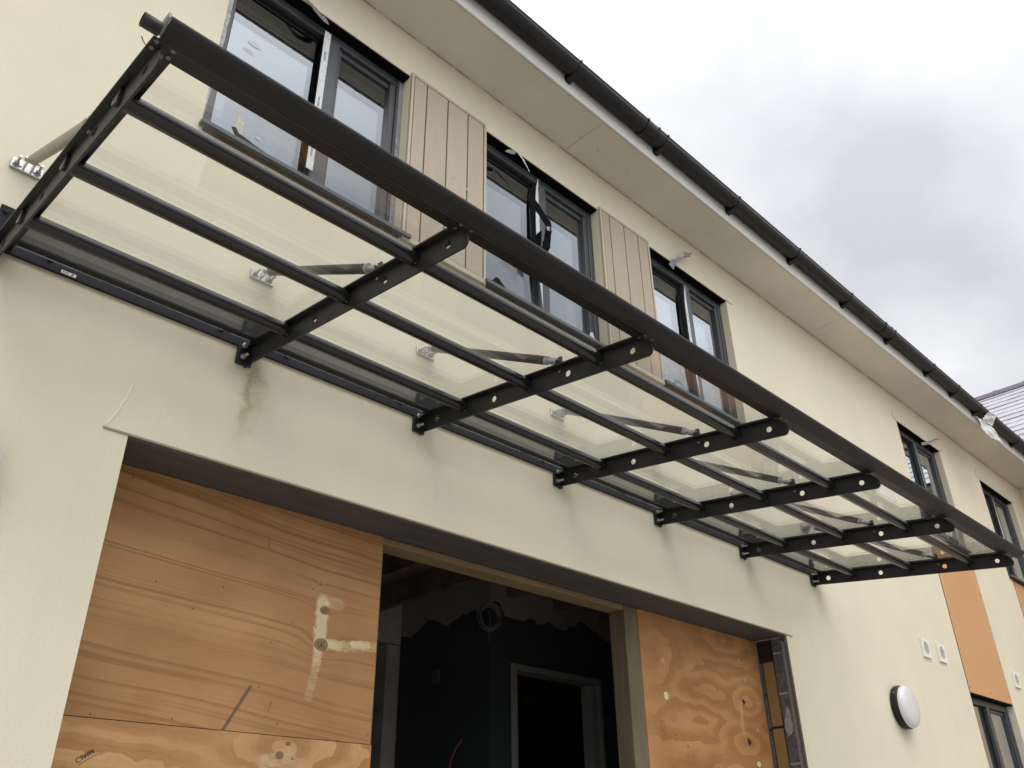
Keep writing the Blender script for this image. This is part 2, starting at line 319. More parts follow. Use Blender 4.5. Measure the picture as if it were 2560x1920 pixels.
PENCIL = mat("pencil_smudge", (0.17, 0.12, 0.10), 0.8, noise=0.4, nscale=90)
PLASTER = mat("bare_plaster", (0.42, 0.39, 0.36), 0.9, noise=0.25, nscale=4)
CEIL = mat("dark_ceiling", (0.17, 0.125, 0.10), 0.9, noise=0.5, nscale=5)
ROOM = mat("grey_room_paint", (0.11, 0.11, 0.105), 0.9, noise=0.2, nscale=2)
DOORW = mat("door_lining_paint", (0.30, 0.285, 0.27), 0.6)
CABLE = mat("grey_cable", (0.16, 0.155, 0.145), 0.5)
REDC = mat("red_cable", (0.07, 0.010, 0.008), 0.8)
GROUND = mat("yard_gravel", (0.34, 0.32, 0.29), 0.95, noise=0.2, nscale=1.2)
CRACK = mat("render_crack", (0.30, 0.26, 0.19), 0.95)
CRACKL = mat("render_ridge", (0.80, 0.73, 0.57), 0.95)
LEAF = mat("dark_foliage", (0.035, 0.05, 0.02), 0.7, noise=0.5, nscale=2)
FW, FT = (0.60, 0.50, 0.30), (0.50, 0.37, 0.20)
PLY_A = plywood_mat("plywood_straight", 'straight', 2.3, (0.415, 0.222, 0.096), (0.225, 0.096, 0.035),
    knots=((1.703, 2.322, 0.021, 0.035), (1.703, 2.199, 0.029, 0.045), (1.676, 2.413, 0.006, 0.015)),
    smears=((1.690, 2.356, 1.764, 2.352, 0.030, 0.30, 0.35, FT), (1.693, 2.345, 1.694, 2.215, 0.031, 0.85, 0.1, FW), (1.700, 2.190, 1.672, 2.020, 0.021, 0.25, 0.45, FT),
            (1.690, 2.18, 1.688, 2.14, 0.022, 0.5, 0.6, FW), (1.730, 2.200, 1.955, 2.225, 0.022, 0.40, 0.1, FT), (1.735, 2.205, 1.78, 2.208, 0.022, 0.8, 0.5, FW), (1.84, 2.218, 1.90, 2.226, 0.018, 0.7, 0.2, FW), (1.664, 2.255, 1.676, 2.235, 0.003, 0.9, 0.0, FW)),
    lines=((1.448, 2.026, 1.371, 1.884, 0.0085, 0.75, (0.075, 0.05, 0.042)), (1.53, 1.985, 1.525, 1.955, 0.004, 0.5, (0.12, 0.06, 0.03)), (1.44, 2.545, 1.45, 2.50, 0.006, 0.4, (0.12, 0.06, 0.03))))
PLY_B = plywood_mat("plywood_swirl", 'swirl', 11.0, (0.52, 0.295, 0.135), (0.27, 0.115, 0.040),
    knots=((1.586, 1.826, 0.016, 0.30), (1.613, 1.864, 0.010, 0.12), (1.635, 1.819, 0.006, 0.05)),
    hearts=((1.60, 1.845, 0.20, 0.07, 0.0), (0.95, 1.72, 0.45, 0.12, 0.3), (1.25, 1.95, 0.5, 0.10, 0.2)),
    smears=((1.53, 1.80, 1.62, 1.83, 0.030, 0.15, 0.3, (0.50, 0.38, 0.22)), (1.60, 1.82, 1.70, 1.80, 0.018, 0.15, 0.6, (0.50, 0.38, 0.22))))
PLY_C = plywood_mat("plywood_flame", 'flame', 5.6, (0.47, 0.235, 0.095), (0.27, 0.112, 0.040),
    knots=((4.495, 2.291, 0.012, 0.30), (4.497, 2.083, 0.014, 0.33)),
    hearts=((3.50, 2.44, 0.34, 0.16, 0.0), (4.50, 2.29, 0.20, 0.085, 0.1), (4.52, 2.07, 0.22, 0.085, 0.25), (4.15, 2.31, 0.26, 0.07, 0.15), (4.10, 1.85, 0.5, 0.14, 0.2), (4.35, 2.62, 0.3, 0.1, 0.3)),
    smears=((4.46, 2.28, 4.45, 2.13, 0.020, 0.1, 0.2, (0.50, 0.31, 0.155)), (3.758, 2.424, 3.762, 2.418, 0.016, 0.4, 0.0, FT)))
GLASS = glass_mat("canopy_glass", (0.970, 0.976, 0.972), 1.52, 0.0, 1.45, dust=0.02)
WGLASS = glass_mat("window_glass", (0.68, 0.71, 0.72), 1.55, 0.0, 3.6, gcol=(0.86, 0.915, 0.99))
TEAL = teal_wall_mat()
def film_mat():
    m = bpy.data.materials.new("polythene_film"); m.use_nodes = True; t = m.node_tree; b = t.nodes["Principled BSDF"]
    b.inputs["Base Color"].default_value = (0.78, 0.78, 0.77, 1); b.inputs["Roughness"].default_value = 0.3
    tr = t.nodes.new("ShaderNodeBsdfTransparent"); mx = t.nodes.new("ShaderNodeMixShader"); mx.inputs[0].default_value = 0.72
    o = t.nodes["Material Output"]; t.links.new(tr.outputs[0], mx.inputs[1]); t.links.new(b.outputs[0], mx.inputs[2]); t.links.new(mx.outputs[0], o.inputs[0])
    return m
FILM = film_mat()

# ------------------------------------------------------------------ object helpers
def empty(name, label, cat, loc=(0, 0, 0), group=None):
    o = bpy.data.objects.new(name, None); C.objects.link(o); o.location = loc; o.empty_display_size = 0.1
    o['label'] = label; o['category'] = cat
    if group: o['group'] = group
    return o
def tag(o, label, cat, group=None):
    o['label'] = label; o['category'] = cat
    if group: o['group'] = group
    return o
class MB:
    """collects boxes, tubes and prisms; build() links them as ONE mesh object"""
    def __init__(s): s.v = []; s.f = []; s.smooth = []
    def add(s, vs, fs, smooth=False):
        n = len(s.v); s.v += [tuple(p) for p in vs]
        for f in fs: s.f.append([i+n for i in f]); s.smooth.append(smooth)
        return s
    def box(s, x0, x1, y0, y1, z0, z1, fn=None):
        vs = [(x, y, z) for x in (x0, x1) for y in (y0, y1) for z in (z0, z1)]
        if fn: vs = [fn(*p) for p in vs]
        return s.add(vs, [(0, 1, 3, 2), (4, 6, 7, 5), (0, 4, 5, 1), (2, 3, 7, 6), (0, 2, 6, 4), (1, 5, 7, 3)])
    def cbox(s, x0, x1, y0, y1, z0, z1, b=0.002):
        """box with chamfered long edges"""
        bm = bmesh.new(); t = MB().box(x0, x1, y0, y1, z0, z1)
        vs = [bm.verts.new(p) for p in t.v]
        for f in t.f: bm.faces.new([vs[i] for i in f])
        bmesh.ops.bevel(bm, geom=bm.edges[:], offset=b, segments=1, affect='EDGES')
        bm.verts.index_update()
        s.add([tuple(v.co) for v in bm.verts], [[v.index for v in f.verts] for f in bm.faces]); bm.free(); return s
    def tube(s, a, b, r, n=16, r2=None, cap=True, inner=None):
        a = Vector(a); b = Vector(b); d = (b-a).normalized(); r2 = r if r2 is None else r2
        q = d.orthogonal().normalized(); w = d.cross(q)
        vs = []
        for c, rr in ((a, r), (b, r2)):
            for i in range(n):
                t = 2*math.pi*i/n; vs.append(c + (q*math.cos(t)+w*math.sin(t))*rr)
        s.add(vs, [(i, (i+1) % n, n+(i+1) % n, n+i) for i in range(n)], True)
        if cap: s.add(vs, [list(range(n))[::-1], list(range(n, 2*n))])
        return s
    def sweep(s, pts, r, n=8):
        pts = [Vector(p) for p in pts]; rings = []
        q = (pts[1]-pts[0]).orthogonal().normalized()
        for i, p in enumerate(pts):
            d = (pts[min(i+1, len(pts)-1)]-pts[max(i-1, 0)]).normalized()
            q = (q - d*q.dot(d)).normalized(); w = d.cross(q)
            rings.append([p+(q*math.cos(2*math.pi*k/n)+w*math.sin(2*math.pi*k/n))*r for k in range(n)])
        vs = [p for rg in rings for p in rg]
        fs = [(i*n+k, i*n+(k+1) % n, (i+1)*n+(k+1) % n, (i+1)*n+k) for i in range(len(rings)-1) for k in range(n)]
        s.add(vs, fs, True); s.add(vs, [list(range(n))[::-1], [len(vs)-n+k for k in range(n)]]); return s
    def prism_x(s, prof, x0, x1, smooth=False):
        """closed (y,z) profile pushed along x"""
        n = len(prof); vs = [(x0, y, z) for y, z in prof]+[(x1, y, z) for y, z in prof]
        s.add(vs, [(i, (i+1) % n, n+(i+1) % n, n+i) for i in range(n)], smooth)
        s.add(vs, [list(range(n))[::-1], list(range(n, 2*n))]); return s
    def slab(s, poly, y0, y1):
        """(x,z) outline given thickness along y"""
        n = len(poly); vs = [(x, y0, z) for x, z in poly]+[(x, y1, z) for x, z in poly]
        s.add(vs, [(i, n+i, n+(i+1) % n, (i+1) % n) for i in range(n)]); s.add(vs, [list(range(n)), list(range(n, 2*n))[::-1]]); return s
    def build(s, name, m, parent=None, autosmooth=True):
        me = bpy.data.meshes.new(name); me.from_pydata(s.v, [], s.f)
        me.polygons.foreach_set("use_smooth", s.smooth); me.materials.append(m)
        bm = bmesh.new(); bm.from_mesh(me); bmesh.ops.recalc_face_normals(bm, faces=bm.faces[:]); bm.to_mesh(me); bm.free()
        o = bpy.data.objects.new(name, me); C.objects.link(o)
        if parent is not None: o.parent = parent
        return o
def copy_tree(o, parent=None, loc=None):
    c = o.copy(); C.objects.link(c)
    if parent is not None: c.parent = parent
    if loc is not None: c.location = loc
    for ch in [k for k in bpy.data.objects if k.parent is o and k is not c]:
        copy_tree(ch, c)
    return c
def ragged(poly, amp, step, rnd):
    out = []
    n = len(poly)
    for i in range(n):
        a = Vector(poly[i]); b = Vector(poly[(i+1) % n]); L = (b-a).length; k = max(1, int(L/step))
        for j in range(k):
            p = a.lerp(b, j/k); out.append((p.x+rnd.uniform(-amp, amp), p.y+rnd.uniform(-amp, amp)))
    return out

# ================================================================== setting
FL = 0.40
g = MB().add([(-60, -80, FL), (90, -80, FL), (90, 40, FL), (-60, 40, FL)], [(0, 1, 2, 3)]).build('ground', GROUND)
g['kind'] = 'structure'

# ================================================================== main building
HOUSE = empty('building', 'two-storey cream rendered building under dark gutter, seen from below', 'building', (0, 0, FL))
def hp(mb, name, m, parent=None):
    """part of the building: keeps world coordinates under a parent at (0,0,FL)"""
    o = mb.build(name, m, HOUSE if parent is None else parent)
    if parent is None: o.location = (0, 0, -FL)
    return o
WIN = [(0.82, 1.78, 4.00, 5.035, 1.355), (2.300, 3.250, 4.00, 5.03, 2.792), (3.745, 4.67, 4.00, 5.03, 4.235),
       (7.48, 8.455, 4.00, 5.045, 7.95), (9.51, 10.50, 4.00, 5.045, 9.98), (-1.6, -0.65, 4.00, 5.03, -1.13)]
DOOR = (0.82, 4.735, FL, 2.672)
OP1 = (7.53, 8.50, 0.7, 3.985); OP2 = (9.60, 10.56, 0.7, 3.985)
XE, TOP = 10.94, 5.329
def wall_mesh():
    holes = [w[:4] for w in WIN]+[DOOR, OP1, OP2]
    xs = sorted({-7.0, XE, *[h[0] for h in holes], *[h[1] for h in holes]}); zs = sorted({FL-0.3, TOP, *[h[2] for h in holes], *[h[3] for h in holes]})
    mb = MB()
    inside = lambda x, z: any(h[0] < x < h[1] and h[2] < z < h[3] for h in holes)
    for i in range(len(xs)-1):
        for j in range(len(zs)-1):
            if not inside((xs[i]+xs[i+1])/2, (zs[j]+zs[j+1])/2):
                for y in (0.0, 0.3):
                    mb.add([(xs[i], y, zs[j]), (xs[i+1], y, zs[j]), (xs[i+1], y, zs[j+1]), (xs[i], y, zs[j+1])], [(0, 1, 2, 3) if y == 0 else (3, 2, 1, 0)])
    for x0, x1, z0, z1 in holes:
        for a, b in (((x0, z0), (x0, z1)), ((x0, z1), (x1, z1)), ((x1, z1), (x1, z0)), ((x1, z0), (x0, z0))):
            mb.add([(a[0], 0, a[1]), (b[0], 0, b[1]), (b[0], 0.3, b[1]), (a[0], 0.3, a[1])], [(0, 1, 2, 3)])
    me = bpy.data.meshes.new('wall'); me.from_pydata(mb.v, [], mb.f); me.materials.append(RENDER)
    bm = bmesh.new(); bm.from_mesh(me); bmesh.ops.remove_doubles(bm, verts=bm.verts[:], dist=1e-5); bm.to_mesh(me); bm.free()
    o = bpy.data.objects.new('wall', me); C.objects.link(o); o.parent = HOUSE; o.location = (0, 0, -FL)
wall_mesh()

# hairline cracks and the render stop bead that overruns the opening corners
def strip(pts, w, y0, y1):
    mb = MB(); rr = random.Random(3)
    P = [Vector((p[0], p[1])) for p in pts]; L = []; Rr = []
    Q = [P[0]]
    for a, b in zip(P, P[1:]):
        k = max(1, int((b-a).length/0.015))
        for j in range(1, k+1):
            q = a.lerp(b, j/k); Q.append(q+Vector((rr.uniform(-1, 1), rr.uniform(-1, 1)))*w*0.5)
    for i, q in enumerate(Q):
        d = (Q[min(i+1, len(Q)-1)]-Q[max(i-1, 0)]).normalized(); n = Vector((-d.y, d.x)); ww = w*(0.4 if i in (0, len(Q)-1) else rr.uniform(0.7, 1.2))/2
        L.append(q+n*ww); Rr.append(q-n*ww)
    for i in range(len(Q)-1):
        mb.slab([tuple(L[i]), tuple(L[i+1]), tuple(Rr[i+1]), tuple(Rr[i])], y0, y1)
    return mb
hp(strip([(7.44, 5.143), (7.415, 5.057), (7.436, 5.049), (7.491, 5.043)], 0.006, -0.0012, 0.001), 'crack', CRACK)
hp(strip([(9.480, 5.154), (9.437, 5.060), (9.513, 5.045)], 0.006, -0.0012, 0.001), 'crack', CRACK)
hp(strip([(0.80, 2.84), (0.785, 2.768), (0.748, 2.676)], 0.005, -0.0022, 0.001), 'crack', CRACKL)
hp(MB().box(0.742, 4.80, -0.004, 0.004, 2.6655, 2.6715), 'stop_bead', CRACK)
for x0, x1, z in ((4.66, 4.745, 5.03), (8.445, 8.51, 5.045)):
    hp(MB().box(x0, x1, -0.003, 0.002, z-0.003, z+0.002), 'stop_bead', CRACK)

# soffit panels, fascia, roof
YF = -0.312
x = -6.03
while x < 10.9:
    x1 = min(x+3.0, 10.93)
    hp(MB().box(x+0.0015, x1-0.0015, YF+0.003, 0.06, 5.333, 5.345), 'soffit_panel', SOFFIT); x += 3.0
hp(MB().box(-6.03, 10.93, YF+0.003, 0.06, 5.347, 5.36), 'soffit_backing', DARKGAP)
rr = random.Random(5)
marks = MB()
for k in range(30):      # scuffs and drips on the soffit by the second window
    cx_, cy_ = 3.22+rr.gauss(0, 0.13), -0.15+rr.gauss(0, 0.03); s_ = rr.choice((0.0012, 0.0016, 0.002, 0.0045))*rr.uniform(0.7, 1.2)
    marks.add([(cx_+s_*rr.uniform(.6, 1.7)*math.cos(a_), cy_+s_*rr.uniform(.5, 1.2)*math.sin(a_), 5.3324) for a_ in [k_*0.785 for k_ in range(8)]], [list(range(8))])
for k in range(60):
    cx_, cy_ = rr.uniform(1.5, 8.5), rr.choice((-0.01, -0.02, rr.uniform(-0.3, -0.01))); s_ = rr.uniform(0.001, 0.003)
    marks.add([(cx_+s_*rr.uniform(.6, 2.6)*math.cos(a_), cy_+s_*rr.uniform(.4, 1)*math.sin(a_), 5.3324) for a_ in [k_*0.785 for k_ in range(8)]], [list(range(8))])
o = hp(marks, 'soffit_scuffs', mat("scuff", (0.26, 0.22, 0.17), 0.9)); o['kind'] = 'stuff'
# ragged mastic bead where soffit meets wall
md = MB(); xx = 0.4
while xx < 10.8:
    l = rr.uniform(0.05, 0.35); w_ = rr.uniform(0.001, 0.006)
    md.box(xx, xx+l, -w_-0.001, 0.0005, 5.3255, 5.3328); xx += l+rr.uniform(0, 0.12)
hp(md, 'mastic_bead', mat("dirty_mastic", (0.38, 0.33, 0.24), 0.9))['kind'] = 'stuff'
hp(MB().cbox(-6.0, 10.62, YF-0.014, YF, 5.331, 5.52, 0.002), 'fascia', FASCIA)
nails = MB()
for k in range(22):
    xn = 1.9+k*0.4+rr.uniform(-0.05, 0.05); nails.tube((xn, YF-0.0145, 5.372), (xn, YF-0.016, 5.372), 0.004, 8)
hp(nails, 'fascia_pins', mat("pin_head", (0.5, 0.42, 0.33), 0.5))['kind'] = 'stuff'
roof = MB().add([(-6.2, -0.37, 5.535), (13, -0.37, 5.535), (13, 4.5, 8.9), (-6.2, 4.5, 8.9), (-6.2, -0.37, 5.51), (13, -0.37, 5.51), (13, 4.5, 8.88), (-6.2, 4.5, 8.88)],
                [(0, 1, 2, 3), (7, 6, 5, 4), (0, 4, 5, 1), (3, 2, 6, 7), (0, 3, 7, 4), (1, 5, 6, 2)])
roofo = hp(roof, 'roof', SLATE)

# lintel, reveal blocks, insulation
hp(MB().box(0.822, 4.719, 0.006, 0.30, 2.660, 2.6715), 'lintel', LINTEL)
bead = MB()
z = FL
bead.box(4.714, 4.734, 0.002, 0.034, FL, 2.655)
hp(bead, 'render_return', mat("basecoat_edge", (0.075, 0.068, 0.055), 0.95, noise=0.4, nscale=60, bump=0.6, bscale=160, bdist=0.002))
lat = MB(); z = 1.6
while z < 2.62:
    lat.box(4.7125, 4.7145, 0.014, 0.033, z, z+0.004, lambda X, Y, Z: (X, Y, Z+(Y-0.014)*0.9)); z += 0.0125
hp(lat, 'mesh_bead', mat("bead_mesh", (0.42, 0.40, 0.36), 0.6))
zz = [FL, 0.63, 0.855, 1.08, 1.305, 1.53, 1.752, 1.974, 2.345, 2.57, 2.655]
for a, b in zip(zz, zz[1:]):
    hp(MB().cbox(4.716, 4.734, 0.036, 0.098, a+0.006, b-0.006, 0.002), 'block', BLOCK)
mo = MB()
for a in zz[1:-1]:
    mo.box(4.7165, 4.734, 0.038, 0.096, a-0.0055, a+0.0055)
mo.slab([(0, 0)]*0 or [(4.7135, 2.10), (4.7335, 2.10), (4.7335, 2.26), (4.7135, 2.26)], 0.040, 0.041)
hp(mo, 'mortar', MORTAR)['kind'] = 'stuff'
rg = random.Random(8)
sm = ragged([(0.045, 2.14), (0.075, 2.12), (0.095, 2.16), (0.085, 2.21), (0.06, 2.275), (0.045, 2.24)], 0.004, 0.012, rg)
s2 = MB(); n_ = len(sm)
vs = [(4.7140, a, b) for a, b in sm]+[(4.7165, a, b) for a, b in sm]
s2.add(vs, [list(range(n_)), list(range(n_, 2*n_))[::-1]]+[(i, (i+1) % n_, n_+(i+1) % n_, n_+i) for i in range(n_)])
hp(s2, 'mortar_smear', MORTAR)
for a, b in ((1.2, 2.164), (2.176, 2.53)):
    hp(MB().cbox(4.722, 4.733, 0.108, 0.178, a, b, 0.004), 'insulation_board', INSUL)
hp(MB().box(4.727, 4.7345, 0.098, 0.20, FL, 2.655), 'cavity_back', DARKGAP)
for a, b in ((1.3, 1.56), (1.57, 1.83), (1.84, 2.155), (2.165, 2.345), (2.352, 2.53)):
    hp(MB().cbox(4.721, 4.733, 0.183, 0.199, a, b, 0.002), 'block', BLOCK)

# ------------------------------------------------------------------ windows
def make_window(i, x0, x1, z0, z1, xm, sill=True, sillx=None, low=False):
    yf = 0.052
    fr = MB()
    w = 0.052
    fr.cbox(x0+0.002, x0+w, yf, yf+0.075, z0, z1-0.012, 0.003)              # jambs
    fr.cbox(x1-0.040, x1-0.002, yf, yf+0.075, z0, z1-0.012, 0.003)
    fr.cbox(x0+w+0.001, x1-0.041, yf+0.001, yf+0.075, z1-0.062, z1-0.013, 0.003)   # head
    fr.cbox(x0+w+0.001, x1-0.041, yf+0.001, yf+0.075, z0, z0+0.055, 0.003)  # foot
    fr.cbox(xm-0.030, xm+0.036, yf-0.004, yf+0.075, z0+0.056, z1-0.063, 0.003)    # mullion
    root = hp(fr, 'window', FRAME)
    root['label'] = 'grey framed window with two panes'
    head = MB().box(x0+0.001, x1-0.001, 0.004, 0.30, z1-0.011, z1-0.001)
    hp(head, 'head_membrane', TAPEB, root)
    sa = MB()                                                              # opening sash, right half
    a, b, c, d = xm+0.038, x1-0.043, z0+0.057, z1-0.065
    sa.cbox(a, a+0.020, yf+0.012, yf+0.060, c, d, 0.002); sa.cbox(b-0.034, b, yf+0.006, yf+0.060, c, d, 0.002)
    sa.cbox(a+0.0205, b-0.0345, yf+0.012, yf+0.060, c, c+0.036, 0.002); sa.cbox(a+0.0205, b-0.0345, yf+0.020, yf+0.060, d-0.030, d, 0.002)
    hp(sa, 'sash', FRAME, root)
    bd = MB()
    l0, l1, l2, l3 = x0+w+0.0005, xm-0.031, z0+0.056, z1-0.063             # black gaskets round the fixed pane
    for q in ((l0, l0+0.006, l2, l3), (l1-0.006, l1, l2, l3), (l0+.006, l1-.006, l2, l2+.006), (l0+.006, l1-.006, l3-.006, l3)):
        bd.box(q[0], q[1], yf+0.020, yf+0.046, q[2], q[3])
    hp(bd, 'gasket', RUBBER, root)
    hp(MB().box(l0+0.001, l1-0.001, yf+0.030, yf+0.054, l2+0.001, l3-0.001), 'pane', WGLASS, root)
    hp(MB().box(a+0.015, b-0.030, yf+0.028, yf+0.052, c+0.03, d-0.025), 'pane', WGLASS, root)
    if sill:
        s0, s1 = sillx or (x0+0.004, x1-0.004)
        hp(MB().add(*(lambda v: (v, [(0, 1, 3, 2), (4, 6, 7, 5), (0, 4, 5, 1), (2, 3, 7, 6), (0, 2, 6, 4), (1, 5, 7, 3)]))(
            [(X, Y, Z) for X in (s0, s1) for Y, zz_ in ((-0.034, 0.0), (yf, 0.012)) for Z in (z0-0.020+zz_, z0-0.002+zz_)])), 'sill', SILL, root)
        hp(MB().box(x0+0.01, x1-0.01, -0.006, 0.03, z0-0.034, z0-0.021), 'sill_packer', mat("sill_packer", (0.05, 0.042, 0.03), 0.9), root)
    return root
silx = {0: (0.812, 1.822), 1: (2.292, 3.232), 2: (3.742, 4.66)}
wins = []
for i, w in enumerate(WIN):
    wins.append(make_window(i, *w, sillx=silx.get(i)))
# ground-floor windows under the orange panels, their heads level with the panels' feet
for (x0, x1, z0, z1) in (OP1, OP2):
    make_window(9, x0, x1, z0, 2.655, (x0+x1)/2-0.02)
# printed protection tapes left on the frames (part of the windows)
def frame_tape(win, x0, x1, z0, z1, m=TAPEW, y=0.0455, text=None):
    o = hp(MB().box(x0, x1, y-0.0015, y, z0, z1), 'protection_tape', m, win)
    if text:
        pr = MB(); rq = random.Random(int(x0*100))
        z = z0+0.08
        while z < z1-0.06:                     # rows of small print, read from the side
            for j in range(8):
                h = rq.uniform(0.003, 0.006)
                pr.box(x0+(x1-x0)*0.35, x0+(x1-x0)*0.62, y-0.0024, y-0.0016, z+j*0.008, z+j*0.008+h)
            z += 0.30
        hp(pr, 'printed_text', TAPEG, win)['kind'] = 'stuff'
frame_tape(wins[0], 1.300, 1.334, 4.12, 5.00, text=True)
frame_tape(wins[0], 1.752, 1.777, 4.06, 5.01, TAPEG, 0.0505)
hp(MB().slab(ragged([(0.8205, 4.02), (0.836, 4.02), (0.850, 4.45), (0.856, 5.0), (0.8205, 5.0)], 0.003, 0.03, random.Random(2)), 0.046, 0.0512), 'sealant_smear', FOAM, wins[0])
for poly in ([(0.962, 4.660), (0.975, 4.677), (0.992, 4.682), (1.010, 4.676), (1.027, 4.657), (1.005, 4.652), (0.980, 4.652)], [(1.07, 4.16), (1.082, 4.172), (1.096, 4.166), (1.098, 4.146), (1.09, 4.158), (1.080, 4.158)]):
    hp(MB().slab(poly, 0.0800, 0.0812), 'pale_mark', mat('pale_mark', (0.55, 0.57, 0.60), 0.5), wins[0])  # small pale marks just in front of the left pane
def lens_strip(win, xs, wds, m=TAPEW, y=0.046):
    """a peeling sliver of tape: (x, z) centre line with changing width"""
    mb = MB()
    for (a, b), (wa, wb) in zip(zip(xs, xs[1:]), zip(wds, wds[1:])):
        mb.slab([(a[0]-wa/2, a[1]), (b[0]-wb/2, b[1]), (b[0]+wb/2, b[1]), (a[0]+wa/2, a[1])], y-0.0015, y)
    hp(mb, 'protection_tape', m, win)
lens_strip(wins[1], [(2.768, 5.0), (2.757, 4.923), (2.753, 4.82), (2.752, 4.6), (2.760, 4.3), (2.772, 4.09)], [.002, .016, .026, .030, .024, .002])
lens_strip(wins[2], [(4.222, 4.963), (4.205, 4.896), (4.200, 4.802), (4.200, 4.577), (4.208, 4.3), (4.222, 4.08)], [.002, .016, .026, .028, .022, .002])
lens_strip(wins[3], [(7.935, 4.96), (7.925, 4.6), (7.93, 4.1)], [.012, .02, .004], TAPEG)
lens_strip(wins[4], [(9.955, 4.95), (9.945, 4.7), (9.945, 4.4), (9.96, 4.1)], [.004, .03, .03, .006])

# ------------------------------------------------------------------ beige cladding between the windows
def make_cladding(x0, x1, z0, z1, grooves):
    fr = MB(); yb, yf = 0.0, -0.016
    for q in ((x0, x0+0.016, z0, z1), (x1-0.016, x1, z0, z1), (x0+0.0165, x1-0.0165, z1-0.018, z1), (x0+0.0165, x1-0.0165, z0, z0+0.030)):
        fr.cbox(q[0], q[1], yf-0.003, 0.050 if q[0] in (x0, x1-0.016) and q[1]-q[0] < 0.02 else -0.001, q[2], q[3], 0.0015)
    root = hp(fr, 'cladding_frame', CLADTRIM); root['label'] = 'beige metal trim round vertical cladding planks'
    hp(MB().box(x0+0.017, x1-0.017, -0.004, -0.001, z0+0.031, z1-0.019), 'groove_back', DARKGAP, root)
    ed = [x0+0.018]+list(grooves)+[x1-0.018]
    for a, b in zip(ed, ed[1:]):
        hp(MB().cbox(a+0.004, b-0.004, yf, -0.0045, z0+0.033, z1-0.020, 0.0015), 'plank', CLAD, root)
    return root
c1 = make_cladding(1.781, 2.2985, 3.968, 5.050, (1.883, 2.025, 2.166))
c2 = make_cladding(3.2515, 3.7435, 3.965, 5.045, (3.344, 3.486, 3.627))
sp = MB(); rq = random.Random(4)
for k in range(26):
    X = rq.choice((1.98, 2.03, 2.04, 2.06, 2.17))+rq.gauss(0, 0.025); Z = rq.uniform(4.3, 4.62); s_ = rq.uniform(0.0015, 0.004)
    sp.box(X-s_, X+s_, -0.0175, -0.0158, Z-s_*1.6, Z+s_*1.6)
o = hp(sp, 'plaster_splashes', FOAM, c1); o['kind'] = 'stuff'

# ------------------------------------------------------------------ orange panels
for (x0, x1, z0, z1), sc in ((OP1, [(8.475, 3.60), (7.585, 3.29), (7.59, 3.0), (8.475, 3.30), (8.03, 2.70), (7.59, 2.70), (8.475, 2.72), (8.475, 3.0)]), (OP2, [(9.66, 3.6), (9.66, 3.2)])):
    root = hp(MB().cbox(x0+0.030, x1-0.002, 0.004, 0.012, 2.658, z1-0.02, 0.001), 'orange_panel', ORANGE)
    hp(MB().box(x0+0.001, x1-0.001, 0.040, 0.30, 2.660, z1-0.012), 'panel_backing', DARKGAP, root)
    hp(MB().box(x0+0.001, x0+0.027, 0.003, 0.030, 2.662, z1-0.02), 'gap_shade_strip', mat('gap_shade_brown', (0.045, 0.022, 0.014), 0.8), root)  # added dark strip paints the shade of the open joint beside the panel
    for X, Z in sc:
        hp(MB().tube((X, 0.004, Z), (X, 0.001, Z), 0.005, 8), 'screw', KNOT, root)

# ================================================================== roof gutter
GUT = empty('roof_gutter', 'black half-round plastic gutter along the eaves under the bright sky', 'gutter', (5, -0.37, 5.47))
def gp(mb, name, m, parent=None):
    o = mb.build(name, m, GUT if parent is None else parent)
    if parent is None: o.location = (-5, 0.37, -5.47)
    return o
def half_ring(x0, x1, ro, ri, yc=-0.383, zc=5.470, lip=0.0, n=18):
    prof = [(yc-ro*math.cos(math.pi*k/n), zc-ro*math.sin(math.pi*k/n)*1.02) for k in range(n+1)]
    inn = [(yc-ri*math.cos(math.pi*k/n), zc-ri*math.sin(math.pi*k/n)*1.02) for k in range(n, -1, -1)]
    if lip: prof = [(yc-ro-0.003, zc), (yc-ro-0.004, zc+0.006), (yc-ro, zc+0.010)][::-1]+prof; 
    return MB().prism_x(prof+inn, x0, x1)
gp(half_ring(-6.0, 10.6, 0.056, 0.053), 'gutter_channel', PVC)
rim = MB().tube((-6.0, -0.4385, 5.473), (10.6, -0.4385, 5.473), 0.0045, 8)
rim.tube((-6.0, -0.4335, 5.446), (10.6, -0.4335, 5.446), 0.0020, 6)
gp(rim, 'gutter_rim', PVC)
def bracket_mb():
    mb = half_ring(-0.009, 0.009, 0.0585, 0.0565)
    mb.box(-0.004, 0.004, -0.447, -0.436, 5.468, 5.484)
    prof = [(YF-0.0145, 5.392), (YF-0.0145, 5.47), (-0.345, 5.47), (-0.405, 5.410), (-0.380, 5.404)]
    mb.prism_x(prof, -0.017, 0.017)
    mb.prism_x([(YF-0.0145, 5.402), (YF-0.0145, 5.47), (YF-0.020, 5.47), (YF-0.020, 5.40)], -0.022, 0.022)
    return mb
br0 = None
for X in (0.18, 1.00, 1.82, 2.64, 3.462, 4.277, 5.095, 5.924, 6.72, 7.541, 8.125, 8.69, 9.11, 9.776, 10.4):
    if br0 is None: br0 = gp(bracket_mb(), 'gutter_bracket', PVC); br0.location.x += X
    else:
        c = br0.copy(); C.objects.link(c); c.location.x = X-5
for X in (3.316, 6.59, 8.96):
    u = half_ring(X-0.055, X+0.055, 0.0590, 0.0562)
    for a_, b_ in ((X-0.058, X-0.049), (X+0.049, X+0.058)):
        h_ = half_ring(a_, b_, 0.0605, 0.0562); u.add(h_.v, h_.f); u.box(a_, b_, -0.4475, -0.440, 5.464, 5.482)
    gp(u, 'gutter_union', PVC)

